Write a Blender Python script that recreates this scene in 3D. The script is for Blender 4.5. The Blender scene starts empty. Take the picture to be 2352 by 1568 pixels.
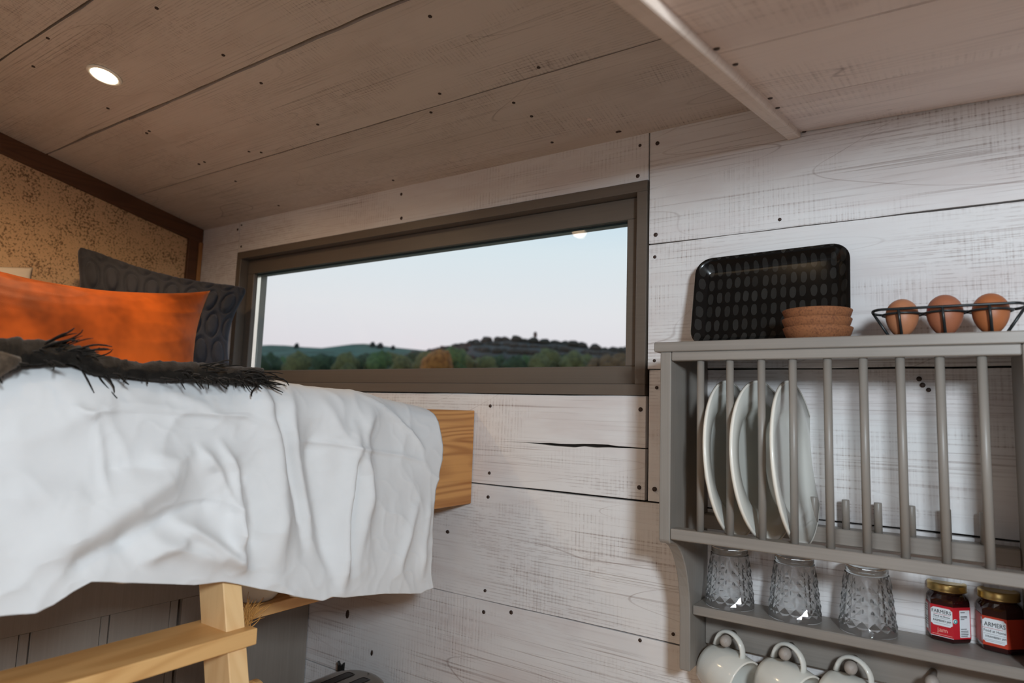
import bpy, bmesh, math, random
import numpy as np
from mathutils import Vector, Matrix, noise

random.seed(7)
S = 1.3            # metres per scene unit (one unit = distance camera plane -> window wall)
H = 1.5            # camera height above the floor (m)


def _rot(a, b, c):
    Rx = np.array([[1, 0, 0], [0, math.cos(a), -math.sin(a)], [0, math.sin(a), math.cos(a)]])
    Rz = np.array([[math.cos(c), -math.sin(c), 0], [math.sin(c), math.cos(c), 0], [0, 0, 1]])
    Ry = np.array([[math.cos(b), 0, math.sin(b)], [0, 1, 0], [-math.sin(b), 0, math.cos(b)]])
    return Rz @ Rx @ Ry


R = _rot(-0.10723679, 0.59110393, 0.0334708)
F = 1511.04


def ray(x, y):
    d = R.T @ np.array([(x - 1176) / F, (y - 784) / F, 1.0])
    return np.array([d[0], d[2], -d[1]])


def at(x, y, Y):
    d = ray(x, y)
    return d * Y / d[1]


def atX(x, y, X):
    d = ray(x, y)
    return d * X / d[0]


def atZ(x, y, Z):
    d = ray(x, y)
    return d * Z / d[2]


def onceil(x, y):
    d = ray(x, y)
    return d * (0.673 / (d[2] + 0.2 * d[1]))


def W(p):
    return Vector((p[0] * S, p[1] * S, p[2] * S + H))


C = bpy.context.scene.collection
scene = bpy.context.scene

# ------------------------------------------------------------------ camera
cam_data = bpy.data.cameras.new('camera')
cam = bpy.data.objects.new('camera', cam_data)
C.objects.link(cam)
cam_data.sensor_width = 36
cam_data.lens = F * 36 / 2352
cam_data.clip_start = 0.02
cam_data.clip_end = 3000
rt = Vector((R[0, 0], R[0, 2], -R[0, 1]))
dn = Vector((R[1, 0], R[1, 2], -R[1, 1]))
fw = Vector((R[2, 0], R[2, 2], -R[2, 1]))
M = Matrix.Identity(4)
for i in range(3):
    M[i][0], M[i][1], M[i][2] = rt[i], -dn[i], -fw[i]
M.translation = W((0, 0, 0))
cam.matrix_world = M
cam_data.dof.use_dof = True
cam_data.dof.focus_distance = 1.30
cam_data.dof.aperture_fstop = 3.6
scene.camera = cam

# ------------------------------------------------------------------ world, light, exposure
scene.view_settings.view_transform = 'Standard'
scene.view_settings.look = 'None'
scene.view_settings.gamma = 1
scene.view_settings.use_curve_mapping = False
scene.view_settings.exposure = 0.0
scene.cycles.use_denoising = True
scene.cycles.max_bounces = 10
scene.cycles.diffuse_bounces = 5
scene.cycles.glossy_bounces = 4
scene.cycles.transmission_bounces = 10
scene.cycles.transparent_max_bounces = 24
scene.cycles.sample_clamp_indirect = 4.0
scene.cycles.caustics_reflective = False
scene.cycles.caustics_refractive = True

world = bpy.data.worlds.new('dusk sky')
scene.world = world
world.use_nodes = True
wn, wl = world.node_tree.nodes, world.node_tree.links
wn.clear()
wo = wn.new('ShaderNodeOutputWorld')
wb = wn.new('ShaderNodeBackground')
wtc = wn.new('ShaderNodeTexCoord')
wsx = wn.new('ShaderNodeSeparateXYZ')
wr = wn.new('ShaderNodeValToRGB')
wl.new(wtc.outputs['Generated'], wsx.inputs[0])
wl.new(wsx.outputs['Z'], wr.inputs[0])
wl.new(wr.outputs[0], wb.inputs[0])
wl.new(wb.outputs[0], wo.inputs[0])
wb.inputs[1].default_value = 1.0
el = wr.color_ramp.elements
el[0].position = 0.06
el[0].color = (0.80, 0.74, 0.79, 1)
el[1].position = 1.0
el[1].color = (0.22, 0.38, 0.60, 1)
for p_, c_ in ((0.15, (0.83, 0.83, 0.86, 1)), (0.24, (0.76, 0.85, 0.90, 1)), (0.33, (0.55, 0.76, 0.90, 1)), (0.5, (0.40, 0.60, 0.80, 1))):
    e_ = el.new(p_)
    e_.color = c_


def area(name, loc, target, sx, sy, power, col):
    l = bpy.data.lights.new(name, 'AREA')
    l.shape = 'RECTANGLE'
    l.size, l.size_y = sx, sy
    l.energy = power
    l.color = col
    o = bpy.data.objects.new(name, l)
    C.objects.link(o)
    o.location = W(loc)
    o.rotation_euler = (W(target) - W(loc)).to_track_quat('-Z', 'Y').to_euler()
    return o


# key light right of the camera, placed from the rack's shadows; source itself unseen
area('key_light', (0.36, -0.16, 0.238), (-0.45, 0.80, -0.05), 0.16, 0.17, 19.2, (0.81, 0.92, 1.0))
# added fill light, low behind the camera; no glazed front stands there
area('front_fill', (-0.05, -0.95, -0.15), (-0.75, 0.6, -0.1), 0.9, 1.0, 3.7, (0.86, 0.92, 1.0))


def spot(loc, power, col=(1.0, 0.72, 0.42)):
    l = bpy.data.lights.new('warm_spot', 'SPOT')
    l.energy = power
    l.color = col
    l.spot_size = math.radians(164)
    l.spot_blend = 0.6
    l.shadow_soft_size = 0.03
    o = bpy.data.objects.new('warm_spot', l)
    C.objects.link(o)
    o.location = W(loc)
    return o


spot((-1.233, 0.512, 0.562), 13.5, (1.0, 0.70, 0.40))
spot((-1.10, 0.02, 0.655), 5, (1.0, 0.72, 0.45))  # this spot and the next two are added out of view for warm light
spot((-0.30, 0.02, 0.655), 3)
spot((0.45, 0.02, 0.655), 3)

# ------------------------------------------------------------------ materials
MATS = {}


def mat(name):
    m = bpy.data.materials.new(name)
    m.use_nodes = True
    b = m.node_tree.nodes['Principled BSDF']
    MATS[name] = m
    return m, m.node_tree.nodes, m.node_tree.links, b


def node(n, t, **kw):
    k = n.new(t)
    for a, v in kw.items():
        setattr(k, a, v)
    return k


def mathn(n, l, op, a, b=None, clamp=False):
    k = n.new('ShaderNodeMath')
    k.operation = op
    k.use_clamp = clamp
    for i, v in enumerate((a, b)):
        if v is None:
            continue
        if isinstance(v, (int, float)):
            k.inputs[i].default_value = v
        else:
            l.new(v, k.inputs[i])
    return k.outputs[0]


def mixc(n, l, f, a, b):
    k = n.new('ShaderNodeMix')
    k.data_type = 'RGBA'
    if isinstance(f, (int, float)):
        k.inputs[0].default_value = f
    else:
        l.new(f, k.inputs[0])
    for s_, v in ((6, a), (7, b)):
        if isinstance(v, tuple):
            k.inputs[s_].default_value = (*v, 1)
        else:
            l.new(v, k.inputs[s_])
    return k.outputs[2]


def ramp(n, l, src, lo, hi):
    k = n.new('ShaderNodeMapRange')
    k.inputs[1].default_value = lo
    k.inputs[2].default_value = hi
    k.interpolation_type = 'SMOOTHSTEP'
    l.new(src, k.inputs[0])
    return k.outputs[0]


def noise_at(n, l, vec, scale3, detail=4, rough=0.6, dist=0.0):
    mp = n.new('ShaderNodeMapping')
    mp.inputs['Scale'].default_value = scale3
    l.new(vec, mp.inputs[0])
    k = n.new('ShaderNodeTexNoise')
    k.inputs['Scale'].default_value = 1.0
    k.inputs['Detail'].default_value = detail
    k.inputs['Roughness'].default_value = rough
    k.inputs['Distortion'].default_value = dist
    l.new(mp.outputs[0], k.inputs['Vector'])
    return k.outputs[0]


def grain_vec(n, l, along='X'):
    """(along the grain, across the grain, 0) in metres, shifted per piece"""
    tc = n.new('ShaderNodeTexCoord')
    oi = n.new('ShaderNodeObjectInfo')
    sx = n.new('ShaderNodeSeparateXYZ')
    l.new(tc.outputs['Object'], sx.inputs[0])
    off = mathn(n, l, 'MULTIPLY', oi.outputs['Random'], 61.0)
    if along == 'X':
        u, v = sx.outputs['X'], mathn(n, l, 'SUBTRACT', sx.outputs['Z'], sx.outputs['Y'])
    elif along == 'Y':
        u, v = sx.outputs['Y'], mathn(n, l, 'SUBTRACT', sx.outputs['Z'], sx.outputs['X'])
    else:
        u, v = sx.outputs['Z'], mathn(n, l, 'SUBTRACT', sx.outputs['X'], sx.outputs['Y'])
    cb = n.new('ShaderNodeCombineXYZ')
    l.new(mathn(n, l, 'ADD', u, off), cb.inputs[0])
    l.new(mathn(n, l, 'ADD', v, off), cb.inputs[1])
    return cb.outputs[0]


def whitewash(name, base, tint, dark, grain=0.5, saw=0.5, rough=0.55):
    m, n, l, b = mat(name)
    v = grain_vec(n, l)
    fine = ramp(n, l, noise_at(n, l, v, (2.0, 210, 1), 3, 0.55), 0.53, 0.66)
    patch = ramp(n, l, noise_at(n, l, v, (2.2, 7.0, 1), 3, 0.6), 0.42, 0.64)
    patch2 = ramp(n, l, noise_at(n, l, v, (3.6, 5.5, 1), 3, 0.6), 0.44, 0.62)
    patch3 = ramp(n, l, noise_at(n, l, v, (1.7, 4.2, 1), 2, 0.6), 0.48, 0.62)
    blot = ramp(n, l, noise_at(n, l, v, (1.6, 6.5, 1), 4, 0.65, 0.4), 0.42, 0.70)
    brk = ramp(n, l, noise_at(n, l, v, (40, 60, 1), 2, 0.6), 0.36, 0.60)

    def wave(direction, sc_, dist_):
        w_ = n.new('ShaderNodeTexWave')
        w_.wave_type = 'BANDS'
        w_.bands_direction = direction
        w_.wave_profile = 'SIN'
        w_.inputs['Scale'].default_value = sc_
        w_.inputs['Distortion'].default_value = dist_
        w_.inputs['Detail'].default_value = 2.0
        w_.inputs['Detail Scale'].default_value = 0.35
        mp_ = n.new('ShaderNodeMapping')
        mp_.inputs['Scale'].default_value = (1.0, 0.35, 1) if direction == 'X' else (0.12, 1.0, 1)
        l.new(v, mp_.inputs[0])
        l.new(mp_.outputs[0], w_.inputs['Vector'])
        return w_.outputs['Fac']
    saw_n = ramp(n, l, noise_at(n, l, v, (260, 3.2, 1), 2, 0.5), 0.50, 0.64)
    saw_w = ramp(n, l, wave('X', 34.0, 2.5), 0.60, 0.97)
    sw = mathn(n, l, 'ADD', mathn(n, l, 'MULTIPLY', saw_w, 0.6), mathn(n, l, 'MULTIPLY', saw_n, 0.5), True)
    row_w = ramp(n, l, wave('Y', 44.0, 3.0), 0.62, 0.97)
    # growth-ring contours ("cathedral" lines)
    ringn = noise_at(n, l, v, (0.55, 3.6, 1), 2, 0.5, 0.2)
    fr = mathn(n, l, 'FRACT', mathn(n, l, 'MULTIPLY', ringn, 12.0))
    ring = ramp(n, l, mathn(n, l, 'ABSOLUTE', mathn(n, l, 'SUBTRACT', fr, 0.5)), 0.016, 0.0)
    c = mixc(n, l, mathn(n, l, 'MULTIPLY', blot, 0.62), base, tint)
    g = mathn(n, l, 'MULTIPLY', fine, mathn(n, l, 'ADD', mathn(n, l, 'MULTIPLY', patch, 0.7), 0.10))
    c = mixc(n, l, mathn(n, l, 'MULTIPLY', g, grain), c, dark)
    rows_ = mathn(n, l, 'MULTIPLY', mathn(n, l, 'MULTIPLY', row_w, patch3), brk)
    c = mixc(n, l, mathn(n, l, 'MULTIPLY', rows_, grain * 0.55), c, dark)
    s2 = mathn(n, l, 'MULTIPLY', sw, patch2)
    both = mathn(n, l, 'MULTIPLY', s2, mathn(n, l, 'ADD', mathn(n, l, 'MULTIPLY', fine, 0.7), mathn(n, l, 'MULTIPLY', brk, 0.45)))
    c = mixc(n, l, mathn(n, l, 'MULTIPLY', both, saw), c, dark)
    c = mixc(n, l, mathn(n, l, 'MULTIPLY', ring, mathn(n, l, 'ADD', mathn(n, l, 'MULTIPLY', patch, 0.3), 0.12)), c, dark)
    l.new(c, b.inputs['Base Color'])
    b.inputs['Roughness'].default_value = rough
    b.inputs['Specular IOR Level'].default_value = 0.3
    bp = n.new('ShaderNodeBump')
    bp.inputs['Strength'].default_value = 0.35
    bp.inputs['Distance'].default_value = 0.0012
    hgt = mathn(n, l, 'SUBTRACT', 1.0, mathn(n, l, 'ADD', g, mathn(n, l, 'MULTIPLY', s2, 0.6)))
    l.new(hgt, bp.inputs['Height'])
    l.new(bp.outputs[0], b.inputs['Normal'])
    return m


def wood(name, base, dark, along='Y', rough=0.5, amt=0.7, ringscale=16.0):
    m, n, l, b = mat(name)
    v = grain_vec(n, l, along)
    ringn = noise_at(n, l, v, (0.9, 7.0, 1), 2, 0.5, 0.25)
    fr = mathn(n, l, 'FRACT', mathn(n, l, 'MULTIPLY', ringn, ringscale))
    ring = ramp(n, l, mathn(n, l, 'ABSOLUTE', mathn(n, l, 'SUBTRACT', mathn(n, l, 'MULTIPLY', fr, 2.0), 1.0)), 0.25, 1.0)
    fine = ramp(n, l, noise_at(n, l, v, (4, 160, 1), 3, 0.6), 0.45, 0.75)
    f = mathn(n, l, 'ADD', mathn(n, l, 'MULTIPLY', ring, 0.75), mathn(n, l, 'MULTIPLY', fine, 0.3), True)
    c = mixc(n, l, mathn(n, l, 'MULTIPLY', f, amt), base, dark)
    l.new(c, b.inputs['Base Color'])
    b.inputs['Roughness'].default_value = rough
    return m


def paint(name, col, rough=0.45, var=0.12, along='X', bump=0.25):
    m, n, l, b = mat(name)
    v = grain_vec(n, l, along)
    fine = noise_at(n, l, v, (3.0, 190, 1), 3, 0.6)
    blot = noise_at(n, l, v, (6, 9, 1), 3, 0.6)
    f = mathn(n, l, 'ADD', mathn(n, l, 'MULTIPLY', fine, 0.55), mathn(n, l, 'MULTIPLY', blot, 0.45))
    c = mixc(n, l, ramp(n, l, f, 0.3, 0.7), tuple(x * (1 + var) for x in col), tuple(x * (1 - var) for x in col))
    l.new(c, b.inputs['Base Color'])
    b.inputs['Roughness'].default_value = rough
    bp = n.new('ShaderNodeBump')
    bp.inputs['Strength'].default_value = bump
    bp.inputs['Distance'].default_value = 0.0006
    l.new(fine, bp.inputs['Height'])
    l.new(bp.outputs[0], b.inputs['Normal'])
    return m


def speckle(name, base, dark, scale=120, lo=0.5, hi=0.7, rough=0.8, bump=0.4, dist=0.002, amt=0.8):
    m, n, l, b = mat(name)
    tc = n.new('ShaderNodeTexCoord')
    a = noise_at(n, l, tc.outputs['Object'], (scale,) * 3, 4, 0.65)
    d = noise_at(n, l, tc.outputs['Object'], (scale * 0.12,) * 3, 3, 0.6)
    s_ = mathn(n, l, 'ADD', a, mathn(n, l, 'MULTIPLY', mathn(n, l, 'SUBTRACT', d, 0.5), 0.35))
    c = mixc(n, l, mathn(n, l, 'MULTIPLY', ramp(n, l, s_, lo, hi), amt), base, dark)
    l.new(c, b.inputs['Base Color'])
    b.inputs['Roughness'].default_value = rough
    bp = n.new('ShaderNodeBump')
    bp.inputs['Strength'].default_value = bump
    bp.inputs['Distance'].default_value = dist
    l.new(mathn(n, l, 'SUBTRACT', 1.0, a), bp.inputs['Height'])
    l.new(bp.outputs[0], b.inputs['Normal'])
    return m


def plain(name, col, rough=0.5, metal=0.0, spec=0.5, var=0.06, scale=30):
    m, n, l, b = mat(name)
    tc = n.new('ShaderNodeTexCoord')
    d = noise_at(n, l, tc.outputs['Object'], (scale,) * 3, 3, 0.6)
    c = mixc(n, l, d, tuple(min(1, x * (1 + var)) for x in col), tuple(x * (1 - var) for x in col))
    l.new(c, b.inputs['Base Color'])
    b.inputs['Roughness'].default_value = rough
    b.inputs['Metallic'].default_value = metal
    b.inputs['Specular IOR Level'].default_value = spec
    return m


def cloth(name, col, scale=700, rough=0.9, sheen=0.0, bump=0.15, var=0.05, sheentint=(1, 1, 1), vscale=9):
    m, n, l, b = mat(name)
    tc = n.new('ShaderNodeTexCoord')
    d = noise_at(n, l, tc.outputs['Object'], (vscale,) * 3, 4, 0.65)
    c = mixc(n, l, ramp(n, l, d, 0.3, 0.7), tuple(min(1, x * (1 + var)) for x in col), tuple(x * (1 - var) for x in col))
    l.new(c, b.inputs['Base Color'])
    b.inputs['Roughness'].default_value = rough
    b.inputs['Specular IOR Level'].default_value = 0.2
    if sheen:
        b.inputs['Sheen Weight'].default_value = sheen
        b.inputs['Sheen Roughness'].default_value = 0.35
        b.inputs['Sheen Tint'].default_value = (*sheentint, 1)
    f = noise_at(n, l, tc.outputs['Object'], (scale,) * 3, 2, 0.5)
    bp = n.new('ShaderNodeBump')
    bp.inputs['Strength'].default_value = bump
    bp.inputs['Distance'].default_value = 0.0008
    l.new(f, bp.inputs['Height'])
    l.new(bp.outputs[0], b.inputs['Normal'])
    return m


M_WALL = whitewash('whitewashed wall board', (0.77, 0.76, 0.76), (0.62, 0.555, 0.545), (0.17, 0.09, 0.07), 0.50, 0.56)
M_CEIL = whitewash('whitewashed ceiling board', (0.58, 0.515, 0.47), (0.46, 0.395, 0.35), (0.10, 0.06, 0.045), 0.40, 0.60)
M_SOFF = whitewash('whitewashed soffit board', (0.80, 0.68, 0.62), (0.62, 0.50, 0.45), (0.16, 0.09, 0.065), 0.34, 0.50)
M_BEAM = whitewash('limed beam', (0.74, 0.62, 0.54), (0.62, 0.50, 0.42), (0.20, 0.11, 0.07), 0.35, 0.2)
M_BACK = plain('dark backing board', (0.02, 0.014, 0.01), 0.9)
M_NAIL = plain('nail head', (0.055, 0.035, 0.028), 0.6, 0.3)
M_STAIN = wood('dark stained timber', (0.115, 0.045, 0.018), (0.055, 0.02, 0.008), 'Y', 0.5, 0.6)
M_BATTEN = wood('orange timber batten', (0.42, 0.20, 0.07), (0.25, 0.10, 0.03), 'Z', 0.5, 0.5)
M_PINE = wood('varnished pine board', (0.64, 0.31, 0.095), (0.33, 0.115, 0.025), 'Y', 0.38, 0.85, 22.0)
M_PINEZ = wood('pale pine upright', (0.86, 0.58, 0.29), (0.70, 0.41, 0.17), 'Z', 0.5, 0.5)
M_PINET = wood('pale pine tread', (0.76, 0.45, 0.18), (0.55, 0.27, 0.085), 'Y', 0.45, 0.7)
M_CORK = speckle('rough speckled plaster', (0.72, 0.48, 0.28), (0.11, 0.05, 0.02), 150, 0.49, 0.66, 0.9, 0.7, 0.004, 0.8)
M_RACK = paint('grey painted wood', (0.250, 0.222, 0.196), 0.42, 0.10, 'X')
M_RACKZ = paint('grey painted upright wood', (0.250, 0.224, 0.198), 0.42, 0.10, 'Z')
M_FRAME = paint('taupe window paint', (0.125, 0.100, 0.080), 0.45, 0.06, 'X', 0.1)
M_GASK = plain('black gasket', (0.012, 0.012, 0.012), 0.6)
M_ALU = plain('aluminium spacer', (0.96, 0.93, 0.82), 0.14, 1.0)
M_OUTF = plain('outer window frame', (0.30, 0.29, 0.25), 0.5)
M_PANEL = paint('grey brown cabinet paint', (0.29, 0.255, 0.22), 0.5, 0.08, 'Z', 0.1)
M_DUVET = cloth('white cotton', (0.75, 0.755, 0.76), 900, 0.85, 0.0, 0.12, 0.02)
M_MATT = cloth('mattress ticking', (0.62, 0.58, 0.52), 500)
M_PILLOW = cloth('cream pillow cotton', (0.60, 0.52, 0.44), 600)
M_ORANGE = cloth('burnt orange velvet', (0.42, 0.080, 0.009), 500, 0.6, 0.35, 0.3, 0.62, (1.0, 0.40, 0.12), 4)  # broad dark blotches in the colour stand in for the cushion's shaded end
M_CHAR = cloth('charcoal woven cloth', (0.042, 0.042, 0.050), 700, 0.9, 0.25, 0.4, 0.2, (0.7, 0.7, 0.85))
M_THROW = cloth('dark brown wool', (0.012, 0.010, 0.008), 420, 0.95, 0.15, 0.9, 0.4, (0.6, 0.5, 0.45), 60)
M_THROW2 = cloth('mid brown wool', (0.10, 0.072, 0.05), 420, 0.95, 0.2, 0.9, 0.35, (0.8, 0.7, 0.6), 60)
M_CREAM = plain('cream glazed stoneware', (0.66, 0.655, 0.61), 0.16, 0, 0.5, 0.02)
M_RIM = plain('cream glazed rim', (0.80, 0.77, 0.70), 0.2, 0, 0.5, 0.02)
M_FOOT = plain('unglazed clay foot', (0.36, 0.20, 0.12), 0.7)
M_CORKW = speckle('cork', (0.245, 0.092, 0.034), (0.10, 0.032, 0.012), 330, 0.46, 0.68, 0.85, 0.5, 0.0008, 0.75)
M_WIRE = plain('black powder coated wire', (0.022, 0.026, 0.028), 0.38, 0.3)
M_GOLD = plain('gold lacquered lid', (0.62, 0.44, 0.17), 0.3, 0.9, 0.5, 0.05)
M_JAM = plain('dark jam behind glass', (0.03, 0.006, 0.006), 0.06, 0, 0.7, 0.2)
M_RED = plain('raspberry red label', (0.56, 0.018, 0.03), 0.38)
M_RED2 = plain('strawberry red label', (0.54, 0.05, 0.022), 0.38)
M_PAPER = plain('white label paper', (0.80, 0.83, 0.86), 0.5, 0, 0.3, 0.01)
M_INK = plain('black ink', (0.025, 0.025, 0.03), 0.6)
M_INKR = plain('red ink', (0.5, 0.05, 0.07), 0.6)
M_INKP = plain('pale pink ink', (0.92, 0.42, 0.34), 0.6)
M_TEAL = plain('teal ink', (0.05, 0.36, 0.38), 0.5)
M_CHROME = plain('dark polished steel', (0.26, 0.225, 0.185), 0.18, 0.95)
M_BLACK = plain('black plastic', (0.012, 0.012, 0.012), 0.3)
M_KNOB = speckle('grey painted knob', (0.36, 0.32, 0.29), (0.2, 0.17, 0.15), 60, 0.55, 0.75, 0.5, 0.2, 0.0005, 0.6)
M_RINGW = plain('white lamp ring', (0.85, 0.82, 0.74), 0.3)
M_GRASSD = plain('dried grass', (0.62, 0.31, 0.09), 0.8, 0, 0.2, 0.2)


def egg_mat(name, col):
    m, n, l, b = mat(name)
    tc = n.new('ShaderNodeTexCoord')
    d = noise_at(n, l, tc.outputs['Object'], (60,) * 3, 3, 0.6)
    e = noise_at(n, l, tc.outputs['Object'], (420,) * 3, 2, 0.6)
    c = mixc(n, l, d, tuple(x * 1.1 for x in col), tuple(x * 0.88 for x in col))
    c = mixc(n, l, mathn(n, l, 'MULTIPLY', ramp(n, l, e, 0.62, 0.72), 0.4), c, tuple(x * 0.6 for x in col))
    l.new(c, b.inputs['Base Color'])
    b.inputs['Roughness'].default_value = 0.5
    b.inputs['Subsurface Weight'].default_value = 0.08
    b.inputs['Subsurface Radius'].default_value = (0.01, 0.004, 0.002)
    return m


M_EGG = [egg_mat('light brown eggshell', (0.43, 0.175, 0.085)), egg_mat('mid brown eggshell', (0.36, 0.125, 0.062)), egg_mat('warm brown eggshell', (0.40, 0.13, 0.045))]


def thin_glass(name, bend=0.0):
    """thin pressed-glass wall: lets light through, mirrors by Fresnel, darkens where a facet turns edge-on"""
    m, n, l, b = mat(name)
    n.remove(b)
    lw = n.new('ShaderNodeLayerWeight')
    lw.inputs[0].default_value = 0.5
    c = mixc(n, l, ramp(n, l, lw.outputs['Facing'], 0.40, 1.0), (0.995, 0.997, 0.997), (0.55, 0.58, 0.59))
    tr = n.new('ShaderNodeBsdfTransparent')
    l.new(c, tr.inputs[0])
    gl = n.new('ShaderNodeBsdfGlossy')
    gl.inputs['Roughness'].default_value = 0.03
    mx = n.new('ShaderNodeMixShader')
    fz = mathn(n, l, 'POWER', lw.outputs['Facing'], 5.0)
    l.new(mathn(n, l, 'ADD', mathn(n, l, 'MULTIPLY', fz, 0.8), 0.05, True), mx.inputs[0])
    body = tr.outputs[0]
    if bend:
        rf = n.new('ShaderNodeBsdfRefraction')
        rf.inputs['Roughness'].default_value = 0.0
        rf.inputs['IOR'].default_value = 1.45
        m2 = n.new('ShaderNodeMixShader')
        m2.inputs[0].default_value = bend
        l.new(body, m2.inputs[1])
        l.new(rf.outputs[0], m2.inputs[2])
        body = m2.outputs[0]
    l.new(body, mx.inputs[1])
    l.new(gl.outputs[0], mx.inputs[2])
    l.new(mx.outputs[0], n['Material Output'].inputs[0])
    return m


def solid_glass(name):
    m, n, l, b = mat(name)
    b.inputs['Base Color'].default_value = (0.85, 0.88, 0.88, 1)
    b.inputs['Roughness'].default_value = 0.0
    b.inputs['IOR'].default_value = 1.48
    b.inputs['Transmission Weight'].default_value = 1.0
    return m


M_GLASSB = solid_glass('thick glass base')
M_GLASS = thin_glass('clear pressed glass', 0.7)
M_GLASSI = thin_glass('clear glass inside')


def pane_mat():
    m, n, l, b = mat('window glass')
    n.remove(b)
    o = n['Material Output']
    tr = n.new('ShaderNodeBsdfTransparent')
    tr.inputs[0].default_value = (0.97, 0.98, 0.98, 1)
    gl = n.new('ShaderNodeBsdfGlossy')
    gl.inputs['Roughness'].default_value = 0.02
    fr = n.new('ShaderNodeFresnel')
    fr.inputs[0].default_value = 1.45
    f2 = mathn(n, l, 'MULTIPLY', fr.outputs[0], 0.5)
    mx = n.new('ShaderNodeMixShader')
    l.new(f2, mx.inputs[0])
    l.new(tr.outputs[0], mx.inputs[1])
    l.new(gl.outputs[0], mx.inputs[2])
    l.new(mx.outputs[0], o.inputs[0])
    return m


M_PANE = pane_mat()


def tray_mat():
    m, n, l, b = mat('black lacquer with grey brush dabs')
    tc = n.new('ShaderNodeTexCoord')
    uv = n.new('ShaderNodeUVMap')
    mp = n.new('ShaderNodeMapping')
    l.new(uv.outputs[0], mp.inputs[0])
    sx = n.new('ShaderNodeSeparateXYZ')
    l.new(mp.outputs[0], sx.inputs[0])
    wob = noise_at(n, l, uv.outputs[0], (2.1, 2.1, 1), 2, 0.5)
    cx, cy = mathn(n, l, 'FLOOR', sx.outputs[0]), mathn(n, l, 'FLOOR', sx.outputs[1])
    fx = mathn(n, l, 'SUBTRACT', mathn(n, l, 'FRACT', sx.outputs[0]), 0.5)
    fy = mathn(n, l, 'SUBTRACT', mathn(n, l, 'FRACT', sx.outputs[1]), 0.5)
    wnz = n.new('ShaderNodeTexWhiteNoise')
    wnz.noise_dimensions = '2D'
    cb = n.new('ShaderNodeCombineXYZ')
    l.new(cx, cb.inputs[0])
    l.new(cy, cb.inputs[1])
    l.new(cb.outputs[0], wnz.inputs['Vector'])
    sc_ = n.new('ShaderNodeSeparateColor')
    l.new(wnz.outputs['Color'], sc_.inputs[0])
    fx = mathn(n, l, 'ADD', fx, mathn(n, l, 'MULTIPLY', mathn(n, l, 'SUBTRACT', sc_.outputs[0], 0.5), 0.16))
    fy = mathn(n, l, 'ADD', fy, mathn(n, l, 'MULTIPLY', mathn(n, l, 'SUBTRACT', sc_.outputs[1], 0.5), 0.12))
    fx = mathn(n, l, 'ADD', fx, mathn(n, l, 'MULTIPLY', mathn(n, l, 'SUBTRACT', wob, 0.5), 0.18))
    ex = mathn(n, l, 'POWER', mathn(n, l, 'ABSOLUTE', mathn(n, l, 'DIVIDE', fx, 0.31)), 2.3)
    ey = mathn(n, l, 'POWER', mathn(n, l, 'ABSOLUTE', mathn(n, l, 'DIVIDE', fy, 0.39)), 2.6)
    ins = ramp(n, l, mathn(n, l, 'ADD', ex, ey), 1.1, 0.9)
    f = mathn(n, l, 'MULTIPLY', ins, mathn(n, l, 'ADD', mathn(n, l, 'MULTIPLY', sc_.outputs[2], 0.5), 0.5))
    c = mixc(n, l, f, (0.004, 0.004, 0.004), (0.026, 0.0255, 0.024))
    l.new(c, b.inputs['Base Color'])
    b.inputs['Roughness'].default_value = 0.2
    b.inputs['Specular IOR Level'].default_value = 0.3
    return m


M_TRAY = tray_mat()


def emit(name, col, strength):
    m, n, l, b = mat(name)
    b.inputs['Emission Color'].default_value = (*col, 1)
    b.inputs['Emission Strength'].default_value = strength
    b.inputs['Base Color'].default_value = (0.8, 0.8, 0.8, 1)
    return m


M_LED = emit('lit lamp lens', (1.0, 0.90, 0.66), 16.0)


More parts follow.
